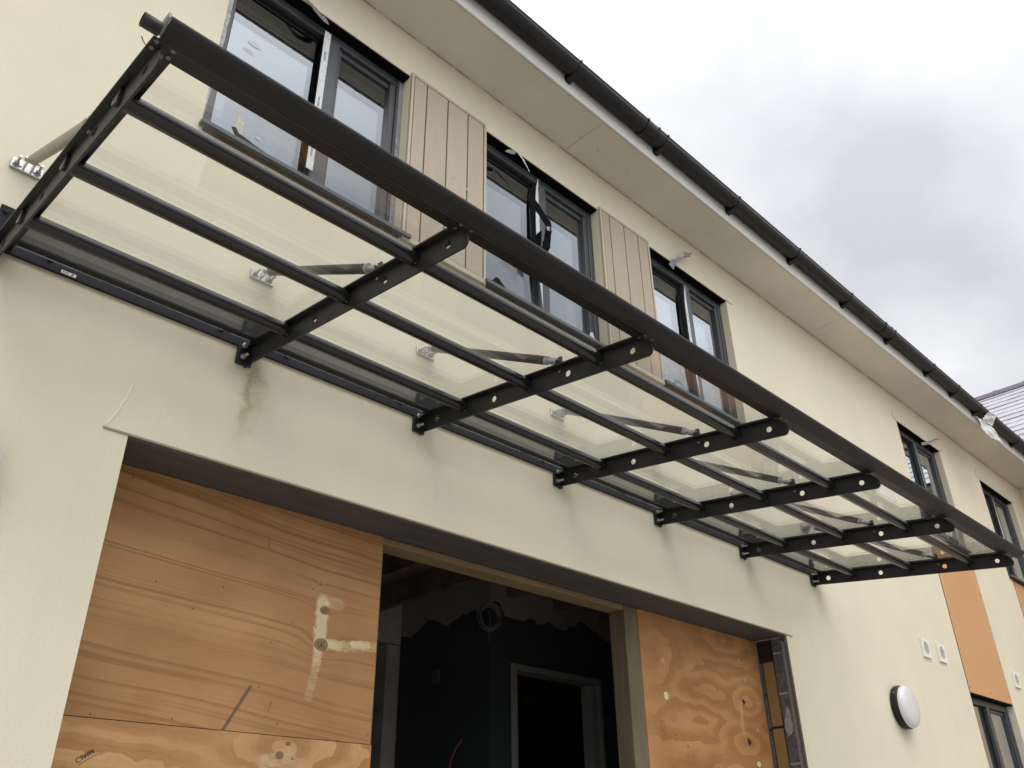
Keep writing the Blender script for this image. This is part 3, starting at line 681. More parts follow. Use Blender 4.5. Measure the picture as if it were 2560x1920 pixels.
# polythene sleeve and flap caught on the gutter
def sheet(pts, thick_fn, name, m, label, cat, n=14, seed=1, amp=0.012):
    """(x,y,z) corner quad net subdivided and crumpled into a thin closed sheet"""
    (a, b, c, d) = [Vector(p) for p in pts]; rq = random.Random(seed); top = []; bot = []
    nrm = (b-a).cross(d-a).normalized()
    for i in range(n+1):
        for j in range(n+1):
            u, v = i/n, j/n
            p = a.lerp(b, u).lerp(d.lerp(c, u), v)
            e_ = 1.0 if 0 < i < n and 0 < j < n else 0.6
            p = p+nrm*(math.sin(u*7+seed)*math.cos(v*9+seed*2)*amp+rq.uniform(-1, 1)*amp*0.3)*e_
            if i in (0, n) or j in (0, n): p = p+Vector((rq.uniform(-1, 1), 0, rq.uniform(-1, 1)))*amp*0.6
            top.append(p); bot.append(p+nrm*0.0015)
    N = (n+1)*(n+1); f = []
    for i in range(n):
        for j in range(n):
            q = [i*(n+1)+j, (i+1)*(n+1)+j, (i+1)*(n+1)+j+1, i*(n+1)+j+1]; f.append(q); f.append([k+N for k in q[::-1]])
    bd = [j for j in range(n)]+[i*(n+1)+n for i in range(n)]+[n*(n+1)+j for j in range(n, 0, -1)]+[i*(n+1) for i in range(n, 0, -1)]
    for k in range(len(bd)): f.append([bd[k], bd[(k+1) % len(bd)], bd[(k+1) % len(bd)]+N, bd[k]+N])
    mb = MB().add(top+bot, f, True)
    return mb
pl = MB()
for (q, s_) in (([(8.86, -0.452, 5.470), (9.05, -0.452, 5.468), (8.99, -0.40, 5.345), (8.70, -0.40, 5.32)], 3),
                ([(8.60, -0.385, 5.335), (8.99, -0.40, 5.350), (9.13, -0.42, 5.19), (8.66, -0.40, 5.16)], 5)):
    m_ = sheet(q, None, '', None, '', '', seed=s_); pl.add(m_.v, m_.f, True)
tag(pl.build('polythene_scrap', FILM), 'torn milky polythene scrap wrapped round the far end of the roof gutter', 'plastic sheet')

# ================================================================== glass canopy
SL = 0.124
zb = lambda y: 3.055+SL*y
CAN = empty('glass_canopy', 'long charcoal steel canopy with clear glass panes bolted above the doorway', 'canopy', (2.8, 0, 3.055))
def cp(mb, name, m, parent=None):
    o = mb.build(name, m, CAN if parent is None else parent)
    if parent is None: o.location = (-2.8, 0, -3.055)
    return o
RX = [0.329, 1.162, 1.952, 2.793, 3.567, 4.384, 5.212]
def rafter_mb():
    """T section: web with punched holes under a flat flange; u runs out from the wall"""
    th = 0.003; H = 0.073; mb = MB()
    holes = [(0.104, 0.0385, 0.015), (0.44, 0.0385, 0.0138), (0.815, 0.0385, 0.0132), (1.097, 0.0385, 0.0125)]
    N = 24
    P = lambda X, u, v: (X, -u, 3.055-SL*u+v)
    def quad(u0, u1, v0, v1):
        for X, o_ in ((-th, (0, 1, 2, 3)), (th, (3, 2, 1, 0))):
            mb.add([P(X, u0, v0), P(X, u1, v0), P(X, u1, v1), P(X, u0, v1)], [o_])
    cur = 0.012; half = H/2
    for u, v, r in holes:
        quad(cur, u-half, 0, H); cur = u+half
        for X in (-th, th):
            ring = [P(X, u+r*math.cos(2*math.pi*k/N), v+r*math.sin(2*math.pi*k/N)) for k in range(N)]
            out = []
            for k in range(N):
                t = 2*math.pi*k/N; cx_, sx_ = math.cos(t), math.sin(t)
                s_ = min(half/max(abs(cx_), 1e-6), ((H-v) if sx_ > 0 else v)/max(abs(sx_), 1e-6)); out.append(P(X, u+cx_*s_, v+sx_*s_))
            mb.add(ring+out, [(k, (k+1) % N, N+(k+1) % N, N+k) for k in range(N)])
            # square corners that the radial ring misses
            for su in (-1, 1):
                for sv_ in (0, 1):
                    cor = P(X, u+su*half, H*sv_)
                    ks = sorted(range(N), key=lambda k: (Vector(out[k])-Vector(cor)).length)[:2]
                    mb.add([out[ks[0]], out[ks[1]], cor], [(0, 1, 2)])
        mb.add([P(X, u+r*math.cos(2*math.pi*k/N), v+r*math.sin(2*math.pi*k/N)) for X in (-th, th) for k in range(N)],
               [(k, (k+1) % N, N+(k+1) % N, N+k) for k in range(N)], True)
    quad(cur, 1.136, 0, H)
    # rounded outer nose
    nose = [(1.136, 0), (1.160, 0.0), (1.170, 0.006), (1.176, 0.016), (1.177, 0.028), (1.172, 0.042), (1.162, 0.052), (1.136, H)]
    for X in (-th, th): mb.add([P(X, *q) for q in nose], [list(range(len(nose)))])
    outl = [(0.012, 0), (1.160, 0.0), (1.170, 0.006), (1.176, 0.016), (1.177, 0.028), (1.172, 0.042), (1.162, 0.052), (1.136, H), (0.012, H)]
    for a, b in zip(outl, outl[1:]+outl[:1]):
        mb.add([P(-th, *a), P(th, *a), P(th, *b), P(-th, *b)], [(0, 1, 2, 3)])
    # flange
    mb.box(-0.022, 0.034, -1.165, -0.012, 0, 0.006, lambda X, Y, Z: (X, Y, zb(Y)+H+Z))
    return mb
def bolt_mb(a, b, r=0.006, nut=True):
    mb = MB().tube(a, b, r, 10)
    if nut:
        a = Vector(a); d = (Vector(b)-a).normalized(); mb.tube(a, a+d*0.010, r*1.75, 6); mb.tube(a+d*0.0102, a+d*0.012, r*1.9, 12)
    return mb
raf0 = cp(rafter_mb(), 'rafter', CANOPY); raf0.location.x = RX[0]-2.8
ep = MB().cbox(-0.048, 0.012, -0.011, -0.001, 3.046, 3.150, 0.002); ep.box(-0.012, -0.006, -0.010, -0.004, 3.040, 3.0465)
cp(ep, 'end_plate', CANOPY, raf0)
for bz in (3.072, 3.118):
    cp(bolt_mb((-0.028, -0.011, bz), (-0.028, -0.050, bz-0.004), 0.0055), 'bolt', STEEL, raf0)
for (bx, by) in ((-0.018, -1.135), (-0.018, -1.16), (0.018, -1.135), (0.018, -1.16)):
    cp(MB().tube((bx+0.006, by, zb(by)+0.0735), (bx+0.006, by, zb(by)+0.070), 0.0052, 12), 'bolt', ZINC, raf0)
cp(MB().tube((-0.0045, -0.785, zb(-0.785)+0.050), (-0.012, -0.785, zb(-0.785)+0.050), 0.005, 10), 'bolt', ZINC, raf0)
for X in RX[1:]: copy_tree(raf0, CAN, (X-2.8, 0, -3.055))
# purlins: three tubes running through the rafter webs
for yy, rr_ in ((-0.272, 0.0225), (-0.620, 0.0225), (-0.957, 0.0225)):
    t_ = MB().tube((0.3165, yy, zb(yy)+0.0495), (5.25, yy, zb(yy)+0.0495), rr_, 32)
    pu = cp(t_, 'purlin', CANOPY_TUBE)
    for X in RX:
        cp(MB().tube((X-0.012, yy-0.012, zb(yy)+0.026), (X-0.012, yy-0.012, zb(yy)+0.024), 0.0022, 8), 'grub_screw', ZINC, pu)
# wall plate with its angle, gasket, sticker and fixings
wp = MB().cbox(0.300, 5.235, -0.012, -0.0005, 3.114, 3.272, 0.0015)
wpo = cp(wp, 'wall_plate', PLATE)
cp(MB().box(0.345, 5.225, -0.080, -0.048, 3.1262, 3.1290, lambda X, Y, Z: (X, Y, Z+SL*(Y+0.048))), 'glazing_gasket', RUBBER, wpo)
for X in [0.316]+[a+0.14 for a in RX[:-1]]+[a-0.12 for a in RX[1:]]:
    cp(MB().tube((X, -0.012, 3.147 if X > 0.33 else 3.250), (X, -0.020, 3.147 if X > 0.33 else 3.250), 0.009, 6), 'plate_bolt', RUBBER, wpo)
cp(MB().box(0.508, 0.552, -0.0132, -0.0121, 3.1185, 3.1295), 'sticker', mat("sticker_paper", (0.52, 0.51, 0.50), 0.5), wpo)
sk = MB()
for k in range(6): sk.box(0.513+k*0.0032, 0.515+k*0.0032, -0.0138, -0.0133, 3.121+(k % 2)*0.003, 3.127)
sk.tube((0.541, -0.0133, 3.124), (0.541, -0.0138, 3.124), 0.0038, 12)
cp(sk, 'sticker_print', INK, wpo)
# front gutter beam
def beam_prof():
    fy = lambda y: 3.130+SL*y
    p = [(-1.118, fy(-1.118)), (-1.166, fy(-1.166)), (-1.1668, fy(-1.167)-0.0045), (-1.1700, 2.9790), (-1.1740, 2.9790), (-1.2095, 2.9900), (-1.2150, 2.9940), (-1.2185, 2.9980), (-1.2200, 3.0020), (-1.2198, 3.0065)]
    q = [(-1.2165, 3.0065), (-1.2160, 3.0020), (-1.2130, 2.9975), (-1.2080, 2.9940), (-1.186, 2.986), (-1.184, 3.02), (-1.178, 3.02), (-1.176, fy(-1.176)+0.005), (-1.118, fy(-1.118)+0.005)]
    return p+q
gb = cp(MB().prism_x(beam_prof(), 0.318, 5.32), 'gutter_beam', CANOPY)
cap_ = [(-1.174, 2.985), (-1.184, 2.979), (-1.209, 2.992), (-1.218, 3.000), (-1.2185, 3.006), (-1.216, 3.016), (-1.176, 3.018)]
cp(MB().prism_x([(y, z+0.001) for y, z in cap_], 0.3115, 0.3175), 'end_cap', ZINC, gb)
cp(MB().prism_x([(y, z+0.001) for y, z in cap_], 5.3205, 5.326), 'end_cap', ZINC, gb)
cp(MB().tube((0.319, -1.1675, 2.9792), (5.319, -1.1675, 2.9792), 0.0013, 6), 'seam_bead', mat('seam_highlight', (0.05, 0.046, 0.042), 0.45), gb)  # thin bead in a lighter colour paints the highlight along the seam
ot = MB(); nn = 28; ax = (-1.184, 2.992)
for k in range(nn):
    pass
rings = []
for X, r_ in ((0.3115, 0.0155), (0.274, 0.0155), (0.274, 0.0138), (0.305, 0.0138)):
    rings.append([(X, ax[0]+r_*math.cos(2*math.pi*k/nn), ax[1]+r_*math.sin(2*math.pi*k/nn)) for k in range(nn)])
vs = [p for rg_ in rings for p in rg_]
ot.add(vs, [(i*nn+k, i*nn+(k+1) % nn, (i+1)*nn+(k+1) % nn, (i+1)*nn+k) for i in range(3) for k in range(nn)], True)
cp(ot, 'outlet_tube', CANOPY, gb)
cp(MB().sweep([(0.306, -1.128, 2.992), (0.300, -1.126, 3.000), (0.297, -1.130, 3.000), (0.293, -1.132, 3.004)], 0.0014, 6), 'cable_tie', CABLE, gb)
# glass panes, one per bay, lying on the flanges
for a, b in zip(RX, RX[1:]):
    gl_ = MB().box(a+0.004, b-0.004, -1.172, -0.034, 0.0, 0.010, lambda X, Y, Z: (X, Y, zb(Y)+0.0805+Z))
    cp(gl_, 'glass_pane', GLASS)
    cp(MB().box(b-0.003, b+0.003, -1.172, -0.034, 0.0, 0.009, lambda X, Y, Z: (X, Y, zb(Y)+0.0805+Z)), 'glazing_joint', RUBBER)
# stays from wall brackets to the rafters
for i, X in enumerate(RX):
    A = Vector((X+0.004, -0.062, 3.437)); B_ = Vector((X, -0.715, zb(-0.715)+0.122))
    d = (B_-A).normalized()
    st = cp(MB().tube(A, B_, 0.0165, 20), 'stay', STAY_LIT if i == 0 else STAY)
    wb = MB().cbox(X-0.046, X+0.050, -0.010, -0.0005, 3.418, 3.458, 0.002)
    wb.box(X-0.010, X-0.005, -0.060, -0.010, 3.424, 3.452); wb.box(X+0.012, X+0.017, -0.060, -0.010, 3.424, 3.452)
    wb.box(X-0.040, X-0.014, -0.014, -0.0105, 3.430, 3.448); wb.box(X+0.020, X+0.044, -0.014, -0.0105, 3.430, 3.448)
    cp(wb, 'wall_bracket', STEEL, st)
    for sx_ in (-0.030, 0.034):
        cp(bolt_mb((X+sx_, -0.0145, 3.438), (X+sx_, -0.052, 3.438), 0.0045), 'stud', STEEL, st)
    cp(bolt_mb((X-0.018, -0.050, 3.438), (X+0.026, -0.050, 3.438), 0.005), 'pivot_bolt', STEEL, st)
    E1 = B_+d*0.022; E2 = B_+d*0.068
    ce = MB().tube(B_, B_+d*0.006, 0.0175, 16); ce.tube(B_+d*0.006, E1, 0.008, 12)
    ce.tube(E1, E2-d*0.008, 0.0125, 6)
    cp(ce, 'clevis', STEEL, st)
    ty = E2.y
    cp(MB().box(X-0.004, X+0.004, ty-0.014, ty+0.014, zb(ty)+0.0795, zb(ty)+0.115), 'stay_lug', STAY, st)
    cp(MB().tube((X-0.018, ty, zb(ty)+0.102), (X+0.018, ty, zb(ty)+0.102), 0.005, 8), 'pivot_bolt', STEEL, st)

# ================================================================== boarded doorway
def ply(name, poly, y0, y1, m, label):
    o = MB().slab(poly, y0, y1).build(name, m); tag(o, label, 'plywood board', 'plywood boards closing the doorway'); return o
p1 = ply('plywood_board', [(0.70, 1.8865), (1.944, 1.8855), (1.944, 2.658), (0.70, 2.658)], 0.200, 0.218, PLY_A, 'upper left plywood board with straight grain and pale filler smears round two knots')
p2 = ply('plywood_board', [(0.70, 0.70), (1.951, 0.70), (1.951, 1.8835), (0.70, 1.8845)], 0.2015, 0.2195, PLY_B, 'lower left plywood board with bold swirling grain below the straight-grained one')
p3 = ply('plywood_board', [(3.577, 0.70), (4.715, 0.70), (4.715, 2.657), (3.577, 2.657)], 0.2005, 0.2185, PLY_C, 'right-hand plywood board with flame grain and two dark knot holes')
rg = random.Random(12)
def decal(parent, name, poly, m, y=0.1985, amp=0.0025, step=0.008, t=0.0012):
    return MB().slab(ragged(poly, amp, step, rg), y, y+t).build(name, m, parent)
def ell(cx_, cz_, rx_, rz_, rot=0.0, n=16):
    return [(cx_+rx_*math.cos(t)*math.cos(rot)-rz_*math.sin(t)*math.sin(rot), cz_+rx_*math.cos(t)*math.sin(rot)+rz_*math.sin(t)*math.cos(rot)) for t in [2*math.pi*k/n for k in range(n)]]
sm_ = MB()
for X, Z in ((1.072, 2.304), (1.207, 2.24), (1.503, 2.176), (1.201, 1.904), (1.563, 1.921), (1.931, 1.917), (1.48, 2.028), (1.577, 2.257), (0.958, 1.895), (1.644, 2.388), (0.93, 2.62), (1.16, 2.618), (1.30, 2.33), (1.93, 2.64), (1.35, 2.45)):
    sm_.tube((X, 0.1995, Z), (X, 0.1988, Z), 0.0032, 7)
o = sm_.build('nail_heads', KNOT, p1); o['kind'] = 'stuff'
st_ = MB(); ca, sa_ = math.cos(0.62), math.sin(0.62)
def rot_box(mb, u0, u1, v0, v1, ox, oz, y):
    mb.slab([(ox+u*ca-v*sa_, oz+u*sa_+v*ca) for u, v in ((u0, v0), (u1, v0), (u1, v1), (u0, v1))], y, y+0.0006)
for k in range(9): rot_box(st_, 0.014+k*0.0042, 0.0162+k*0.0042+(k % 3)*0.0006, 0.004+(k % 2)*0.003, 0.018-(k % 3)*0.002, 0.955, 1.762, 0.2005)
rot_box(st_, 0.0, 0.055, -0.003, -0.0018, 0.955, 1.762, 0.2005)
for k in range(10):
    t0, t1 = 0.3+k*0.5, 0.3+(k+1)*0.5
    pa = [(0.006+r_*math.cos(t), 0.010+r_*math.sin(t)) for r_, t in ((0.0075, t0), (0.0075, t1), (0.0055, t1), (0.0055, t0))]
    st_.slab([(0.955+u*ca-v*sa_, 1.762+u*sa_+v*ca) for u, v in pa], 0.2005, 0.2011)
st_.build('grade_stamp', INK, p2)
for (X, Z, rx_, rz_) in ((4.495, 2.291, 0.017, 0.018), (4.497, 2.083, 0.020, 0.024)):
    hh = MB().slab(ragged([(X-rx_, Z+rz_*0.3), (X-rx_*0.3, Z+rz_), (X+rx_*0.5, Z+rz_*0.3), (X+rx_*1.2, Z-rz_*0.05), (X+rx_*0.3, Z-rz_*0.6), (X, Z-rz_), (X-rx_*0.6, Z-rz_*0.5)], 0.001, 0.006, rg), 0.1992, 0.2004).build('knot_hole', HOLE, p3)
decal(p3, 'filler_patch', ell(3.759, 2.246, 0.019, 0.019), PAINTW, y=0.199, amp=0.001, step=0.006)
decal(p3, 'filler_patch', ell(4.563, 1.972, 0.020, 0.014, 0.3), PAINTW, y=0.199, amp=0.004, step=0.006)
for X, Z, w_, h_ in ((4.541, 2.414, 0.002, 0.014), (4.643, 2.297, 0.003, 0.006), (4.60, 2.15, 0.002, 0.006), (3.93, 2.63, 0.004, 0.002), (4.50, 2.52, 0.0015, 0.010)):
    decal(p3, 'paint_fleck', [(X-w_, Z-h_), (X+w_, Z-h_), (X+w_, Z+h_), (X-w_, Z+h_)], PAINTW, y=0.199, amp=0.001, step=0.004)
sm_ = MB()
for X, Z, r_ in ((4.242, 2.325, .005), (3.997, 2.267, .004), (4.064, 2.131, .003), (3.907, 2.019, .006), (3.807, 2.065, .005), (3.79, 2.39, .004), (4.02, 2.20, .003), (4.37, 2.27, .003)):
    sm_.tube((X, 0.2003, Z), (X, 0.1992, Z), r_, 7)
sm_.build('small_knots', KNOT, p3)
st_ = MB()
for k in range(7): st_.box(3.690, 3.735-(k % 3)*0.006, 0.1996, 0.2003, 2.122-k*0.0135, 2.1235-k*0.0135)
for k in range(5): st_.box(3.692+(k % 2)*0.03, 3.6935+(k % 2)*0.03, 0.1996, 0.2003, 2.109-k*0.0175, 2.122-k*0.0175)
st_.build('grade_stamp', mat("faint_ink", (0.20, 0.11, 0.05), 0.8), p3)

TF = empty('timber_door_frame', 'rough sawn timber post and head rail framing the dark gap between the plywood boards', 'timber frame', (2.7, 0.25, FL))
def tp(mb, name, m):
    o = mb.build(name, m, TF); o.location = (-2.7, -0.25, -FL); return o
tp(MB().cbox(1.90, 3.464, 0.2005, 0.300, 2.632, 2.658, 0.003), 'head_rail', TIMBERB)
tp(MB().cbox(3.466, 3.5755, 0.2000, 0.300, FL, 2.658, 0.003), 'post', TIMBER)
tp(MB().cbox(1.90, 1.965, 0.222, 0.300, FL, 2.630, 0.003), 'post', TIMBER)
tn = MB()
for k in range(16):
    X, Z = rg.choice((3.49, 3.52, 3.55))+rg.uniform(-.01, .01), rg.uniform(1.6, 2.6); tn.tube((X, 0.1998, Z), (X, 0.1990, Z), 0.003, 6)
    yy_ = rg.uniform(.22, .28)
    if k % 3 == 0: tn.tube((3.4662, yy_, Z+0.02), (3.4655, yy_, Z+0.02), 0.003, 6)
tp(tn, 'nail_heads', KNOT)['kind'] = 'stuff'

# ================================================================== dark room behind the gap
def struct(mb, name, m):
    o = mb.build(name, m); o['kind'] = 'structure'; return o
struct(MB().box(-0.5, 9.0, 0.305, 7.0, FL-0.02, FL+0.05), 'room_floor', ROOM)
struct(MB().box(-0.5, 9.0, 0.305, 7.0, 3.20, 3.26), 'room_ceiling', CEIL)
jo = MB()
for k in range(14): jo.box(1.2+k*0.45, 1.25+k*0.45, 0.31, 5.0, 3.04, 3.199)
struct(jo, 'ceiling_joists', CEIL)
struct(MB().box(-0.5, 9.0, 5.0, 5.1, FL+0.05, 3.2).box(-0.55, -0.5, 0.3, 5.1, FL, 3.2).box(9.0, 9.05, 0.3, 5.1, FL, 3.2), 'room_walls', ROOM)
pw = MB()       # partition box with a doorway in its front face and a wall running back from its corner
pw.box(3.75, 3.93, 1.50, 1.60, FL+0.05, 3.198); pw.box(3.931, 4.80, 1.50, 1.60, 2.63, 3.198); pw.box(4.801, 8.9, 1.50, 1.60, FL+0.05, 3.198)
pw.box(3.75, 3.85, 1.601, 2.42, FL+0.05, 3.198)
struct(pw, 'partition_wall', TEAL)
struct(MB().box(3.64, 3.80, 2.43, 2.60, FL+0.05, 2.86), 'pier', PLASTER)
struct(MB().box(1.5, 3.80, 2.43, 2.60, 2.87, 3.197), 'bulkhead', PLASTER)
dl = MB(); dl.cbox(3.93, 3.975, 1.485, 1.615, FL+0.05, 2.59, .003); dl.cbox(4.765, 4.80, 1.485, 1.615, FL+0.05, 2.59, .003); dl.cbox(3.93, 4.80, 1.485, 1.615, 2.591, 2.628, .003)
dl.cbox(4.70, 4.764, 1.50, 1.59, FL+0.05, 2.58, .002)
tag(dl.build('door_lining', DOORW), 'pale door lining in the dark partition inside the room', 'door frame')
coil = []
for k in range(5):
    rr_ = 0.056+rg.uniform(-.008, .008)
    for q in range(16):
        t = 2*math.pi*q/16; coil.append((3.62+rr_*math.cos(t)+k*0.004, 1.35+0.012*k-0.03*math.cos(t), 2.845+rr_*1.35*math.sin(t)))
cm = MB().sweep([(3.60, 1.38, 3.19), (3.605, 1.37, 3.05), (3.598, 1.36, 2.96), (3.61, 1.355, 2.93)]+coil, 0.0045, 7)
cm.sweep([(3.60, 1.35, 2.87), (3.608, 1.345, 2.80), (3.60, 1.35, 2.74), (3.605, 1.35, 2.69)], 0.004, 6)
tag(cm.build('cable_coil', CABLE), 'coil of grey cable hanging from the ceiling inside the dark room', 'cable')
tag(MB().sweep([(3.00, 0.9, 2.05), (2.985, 0.92, 2.02), (2.95, 0.93, 1.95), (2.94, 0.93, 1.80)], 0.006, 8).build('red_cable', REDC), 'red cable dangling low in the dark doorway gap', 'cable')
tag(MB().cbox(3.742, 3.7495, 1.98, 2.06, 2.55, 2.64, .002).build('switch_box', ROOM), 'small pale back box on the dark side wall inside', 'socket')
# dark upstairs rooms behind the upper windows
up_ = MB().box(-3, 10.9, 3.4, 3.5, 3.3, 5.32).box(-3, 10.9, 0.31, 3.5, 3.3, 3.34).box(-3, 10.9, 0.31, 3.5, 5.30, 5.34)
for X in (-3, 2.0, 5.4, 9.1, 10.85): up_.box(X, X+0.08, 0.31, 3.39, 3.345, 5.295)
struct(up_, 'upper_rooms', mat('pale_room_paint', (0.42, 0.41, 0.38), 0.9, noise=0.15, nscale=2))
lo_ = MB().box(9.06, 10.9, 3.0, 3.1, FL, 3.2).box(9.06, 10.9, 0.31, 3.1, 3.21, 3.25).box(9.06, 10.9, 0.31, 3.1, FL-.01, FL+.04)
struct(lo_, 'side_room', ROOM)

# ================================================================== lamps and vents
def wall_lamp(X, Z, label):
    root = empty('wall_lamp', label, 'wall lamp', (X, 0, Z), 'round bulkhead lamps on the render')
    n = 40
    def lathe(prof, name, m):
        vs = []; 
        for (r_, y) in prof:
            for k in range(n): vs.append((r_*math.cos(2*math.pi*k/n), y, r_*math.sin(2*math.pi*k/n)))
        f = [(i*n+k, i*n+(k+1) % n, (i+1)*n+(k+1) % n, (i+1)*n+k) for i in range(len(prof)-1) for k in range(n)]
        return MB().add(vs, f, True).build(name, m, root)
    lathe([(0.0, -0.001), (0.120, -0.001), (0.134, -0.004), (0.138, -0.012), (0.138, -0.046), (0.134, -0.050), (0.0, -0.050)], 'base', PVC)
    lathe([(0.0, -0.051), (0.1335, -0.051), (0.135, -0.056), (0.1345, -0.068), (0.129, -0.078), (0.115, -0.087), (0.085, -0.094), (0.045, -0.0975), (0.0005, -0.0985)], 'diffuser', DIFFUSER)
    for a_ in (0.4, 2.5, 4.6): MB().tube((0.1375*math.cos(a_), -0.030, 0.1375*math.sin(a_)), (0.141*math.cos(a_), -0.030, 0.141*math.sin(a_)), 0.004, 8).build('screw', STEEL, root)
    return root
wall_lamp(6.118, 2.397, 'round white lamp with black rim on the bare render right of the doorway')
wall_lamp(0.360, 2.437, 'round white lamp just peeping in at the left edge beside the doorway')
def vent(X, Z, label):
    root = empty('air_vent', label, 'air vent', (X, 0, Z), 'square white extract vents')
    h = 0.069
    fr = MB(); N = 32; ri = 0.047
    ring = [(ri*math.cos(2*math.pi*k/N), ri*math.sin(2*math.pi*k/N)) for k in range(N)]
    outr = []
    for k in range(N):
        t = 2*math.pi*k/N; s_ = h/max(abs(math.cos(t)), abs(math.sin(t))); outr.append((s_*math.cos(t), s_*math.sin(t)))
    vs = [(x_, -0.014, z_) for x_, z_ in ring]+[(x_, -0.014, z_) for x_, z_ in outr]+[(x_, -0.001, z_) for x_, z_ in outr]+[(x_, -0.006, z_) for x_, z_ in ring]
    fr.add(vs, [(k, (k+1) % N, N+(k+1) % N, N+k) for k in range(N)]+[(N+k, N+(k+1) % N, 2*N+(k+1) % N, 2*N+k) for k in range(N)]+[(k, 3*N+k, 3*N+(k+1) % N, (k+1) % N) for k in range(N)])
    fr.build('faceplate', WHITEP, root)
    MB().tube((0, -0.0055, 0), (0, -0.001, 0), 0.047, 24).build('duct_mouth', mat("duct_grey", (0.10, 0.09, 0.08), 0.8), root)
    s0 = None
    for k in range(6):
        z_ = -0.036+k*0.0144; w_ = math.sqrt(max(0.0, 0.046**2-z_**2))
        MB().box(-w_, w_, -0.013, -0.006, z_-0.002, z_+0.002, lambda a, b, c: (a, b, c-(b+0.013)*0.6)).build('louvre', WHITEP, root)
vent(6.825, 2.889, 'white louvred vent, left of the close pair above the wall lamp')
vent(7.122, 2.893, 'white louvred vent, right of the close pair, next to the orange panel')
vent(8.766, 2.892, 'lone white louvred vent between the two orange panels')

# ================================================================== loose tapes and membranes at the windows
def ribbon(pts, width, name, m, label, wdir=None, seed=0):
    P = [Vector(p) for p in pts]; Q = []
    for a, b in zip(P, P[1:]):
        for j in range(4): Q.append(a.lerp(b, j/4))
    Q.append(P[-1]); rq = random.Random(seed)
    L = []; T = 0.0014
    for i, q in enumerate(Q):
        d = (Q[min(i+1, len(Q)-1)]-Q[max(i-1, 0)]).normalized()
        w = d.cross(Vector((0, 1, 0))) if wdir is None else Vector(wdir)-d*Vector(wdir).dot(d)
        w = w.normalized()*(width if not isinstance(width, (list, tuple)) else width[min(len(width)-1, int(i/len(Q)*len(width)))])*rq.uniform(0.88, 1.1)/2
        n = d.cross(w).normalized(); j_ = Vector((0, rq.uniform(-1, 1)*0.0012, rq.uniform(-1, 1)*0.0008))
        L += [q-w+j_, q+w-j_, q+w-j_+n*T, q-w+j_+n*T]
    f = []
    for i in range(len(Q)-1):
        for k in range(4): f.append((i*4+k, i*4+(k+1) % 4, (i+1)*4+(k+1) % 4, (i+1)*4+k))
    f += [(3, 2, 1, 0), tuple(len(L)-4+k for k in range(4))]
    return tag(MB().add(L, f, False).build(name, m), label, 'loose tape', 'loose tape ends round the upper windows')
ribbon([(2.545, -0.085, 4.650), (2.560, -0.085, 4.635), (2.630, -0.080, 4.600), (2.720, -0.065, 4.558), (2.748, -0.035, 4.53)], 0.068, 'membrane_strip', TAPEB, 'stiff black membrane strip sticking out across the second window', seed=1)
ribbon([(2.750, -0.035, 4.56), (2.752, -0.02, 4.48), (2.738, -0.012, 4.42), (2.730, -0.005, 4.345)], [0.05, 0.055, 0.045], 'membrane_strip', TAPEB, 'crumpled black membrane hanging down the mullion of the second window', seed=2)
fl = MB().slab([(2.718, 4.552), (2.680, 4.505), (2.651, 4.445), (2.640, 4.416), (2.660, 4.395), (2.700, 4.386), (2.712, 4.45)], -0.014, -0.0125)
tag(fl.build('membrane_flap', TAPEB), 'black membrane flap folded out left of the second window mullion', 'loose tape', 'loose tape ends round the upper windows')
tag(MB().slab([(2.691, 4.521), (2.703, 4.532), (2.720, 4.534), (2.712, 4.520), (2.722, 4.510), (2.706, 4.505), (2.693, 4.500)], -0.077, -0.0755).build('tape_scrap', TAPEG), 'pale grey scrap stuck on the bend of the black strip', 'loose tape', 'loose tape ends round the upper windows')
tag(MB().slab([(2.443, 4.955), (2.465, 4.985), (2.500, 5.005), (2.531, 5.012), (2.52, 4.985), (2.49, 4.970)], -0.012, -0.0105).build('tape_curl', TAPEG), 'grey curl of membrane at the head of the second window', 'loose tape', 'loose tape ends round the upper windows')
ribbon([(2.55, -0.012, 5.010), (2.585, -0.010, 4.995), (2.620, -0.004, 4.972), (2.648, 0.0, 4.945)], [0.012, 0.014, 0.010, 0.006], 'tape_curl', TAPEW, 'thin white tape edge trailing under the head of the second window', seed=4)
ribbon([(3.995, -0.004, 4.975), (4.01, -0.018, 5.015), (4.06, -0.035, 5.060), (4.111, -0.045, 5.095), (4.155, -0.05, 5.125)], [0.05, 0.03, 0.016, 0.014], 'tape_tail', TAPEG, 'grey twisted tape tail sticking up over the third window head', seed=5)
tag(MB().slab([(4.105, 5.100), (4.095, 5.122), (4.115, 5.145), (4.150, 5.155), (4.185, 5.168), (4.205, 5.185), (4.200, 5.165), (4.180, 5.150), (4.175, 5.125), (4.140, 5.112)], -0.052, -0.050).build('tape_knot', TAPEG), 'bunched tape end at the tip of the tail above the third window', 'loose tape', 'loose tape ends round the upper windows')
tag(MB().slab([(0.948, 4.164), (0.962, 4.148), (0.984, 4.122), (0.986, 4.08), (0.981, 4.041), (0.958, 4.046), (0.952, 4.085), (0.953, 4.121)], 0.000, 0.0015).build('tape_flap', mat("cream_tape", (0.50, 0.49, 0.42), 0.6, noise=0.2, nscale=40)), 'cream tape flap standing up at the foot of the first window', 'loose tape', 'loose tape ends round the upper windows')
ribbon([(0.944, -0.006, 4.062), (0.958, -0.012, 4.030), (1.035, -0.014, 4.016), (1.13, -0.010, 4.010), (1.25, 0.0, 4.006), (1.45, 0.02, 4.006), (1.62, 0.03, 4.010)], [0.022, 0.016, 0.010, 0.006], 'seal_strip', RUBBER, 'black seal strip peeling along the first window sill', seed=6)
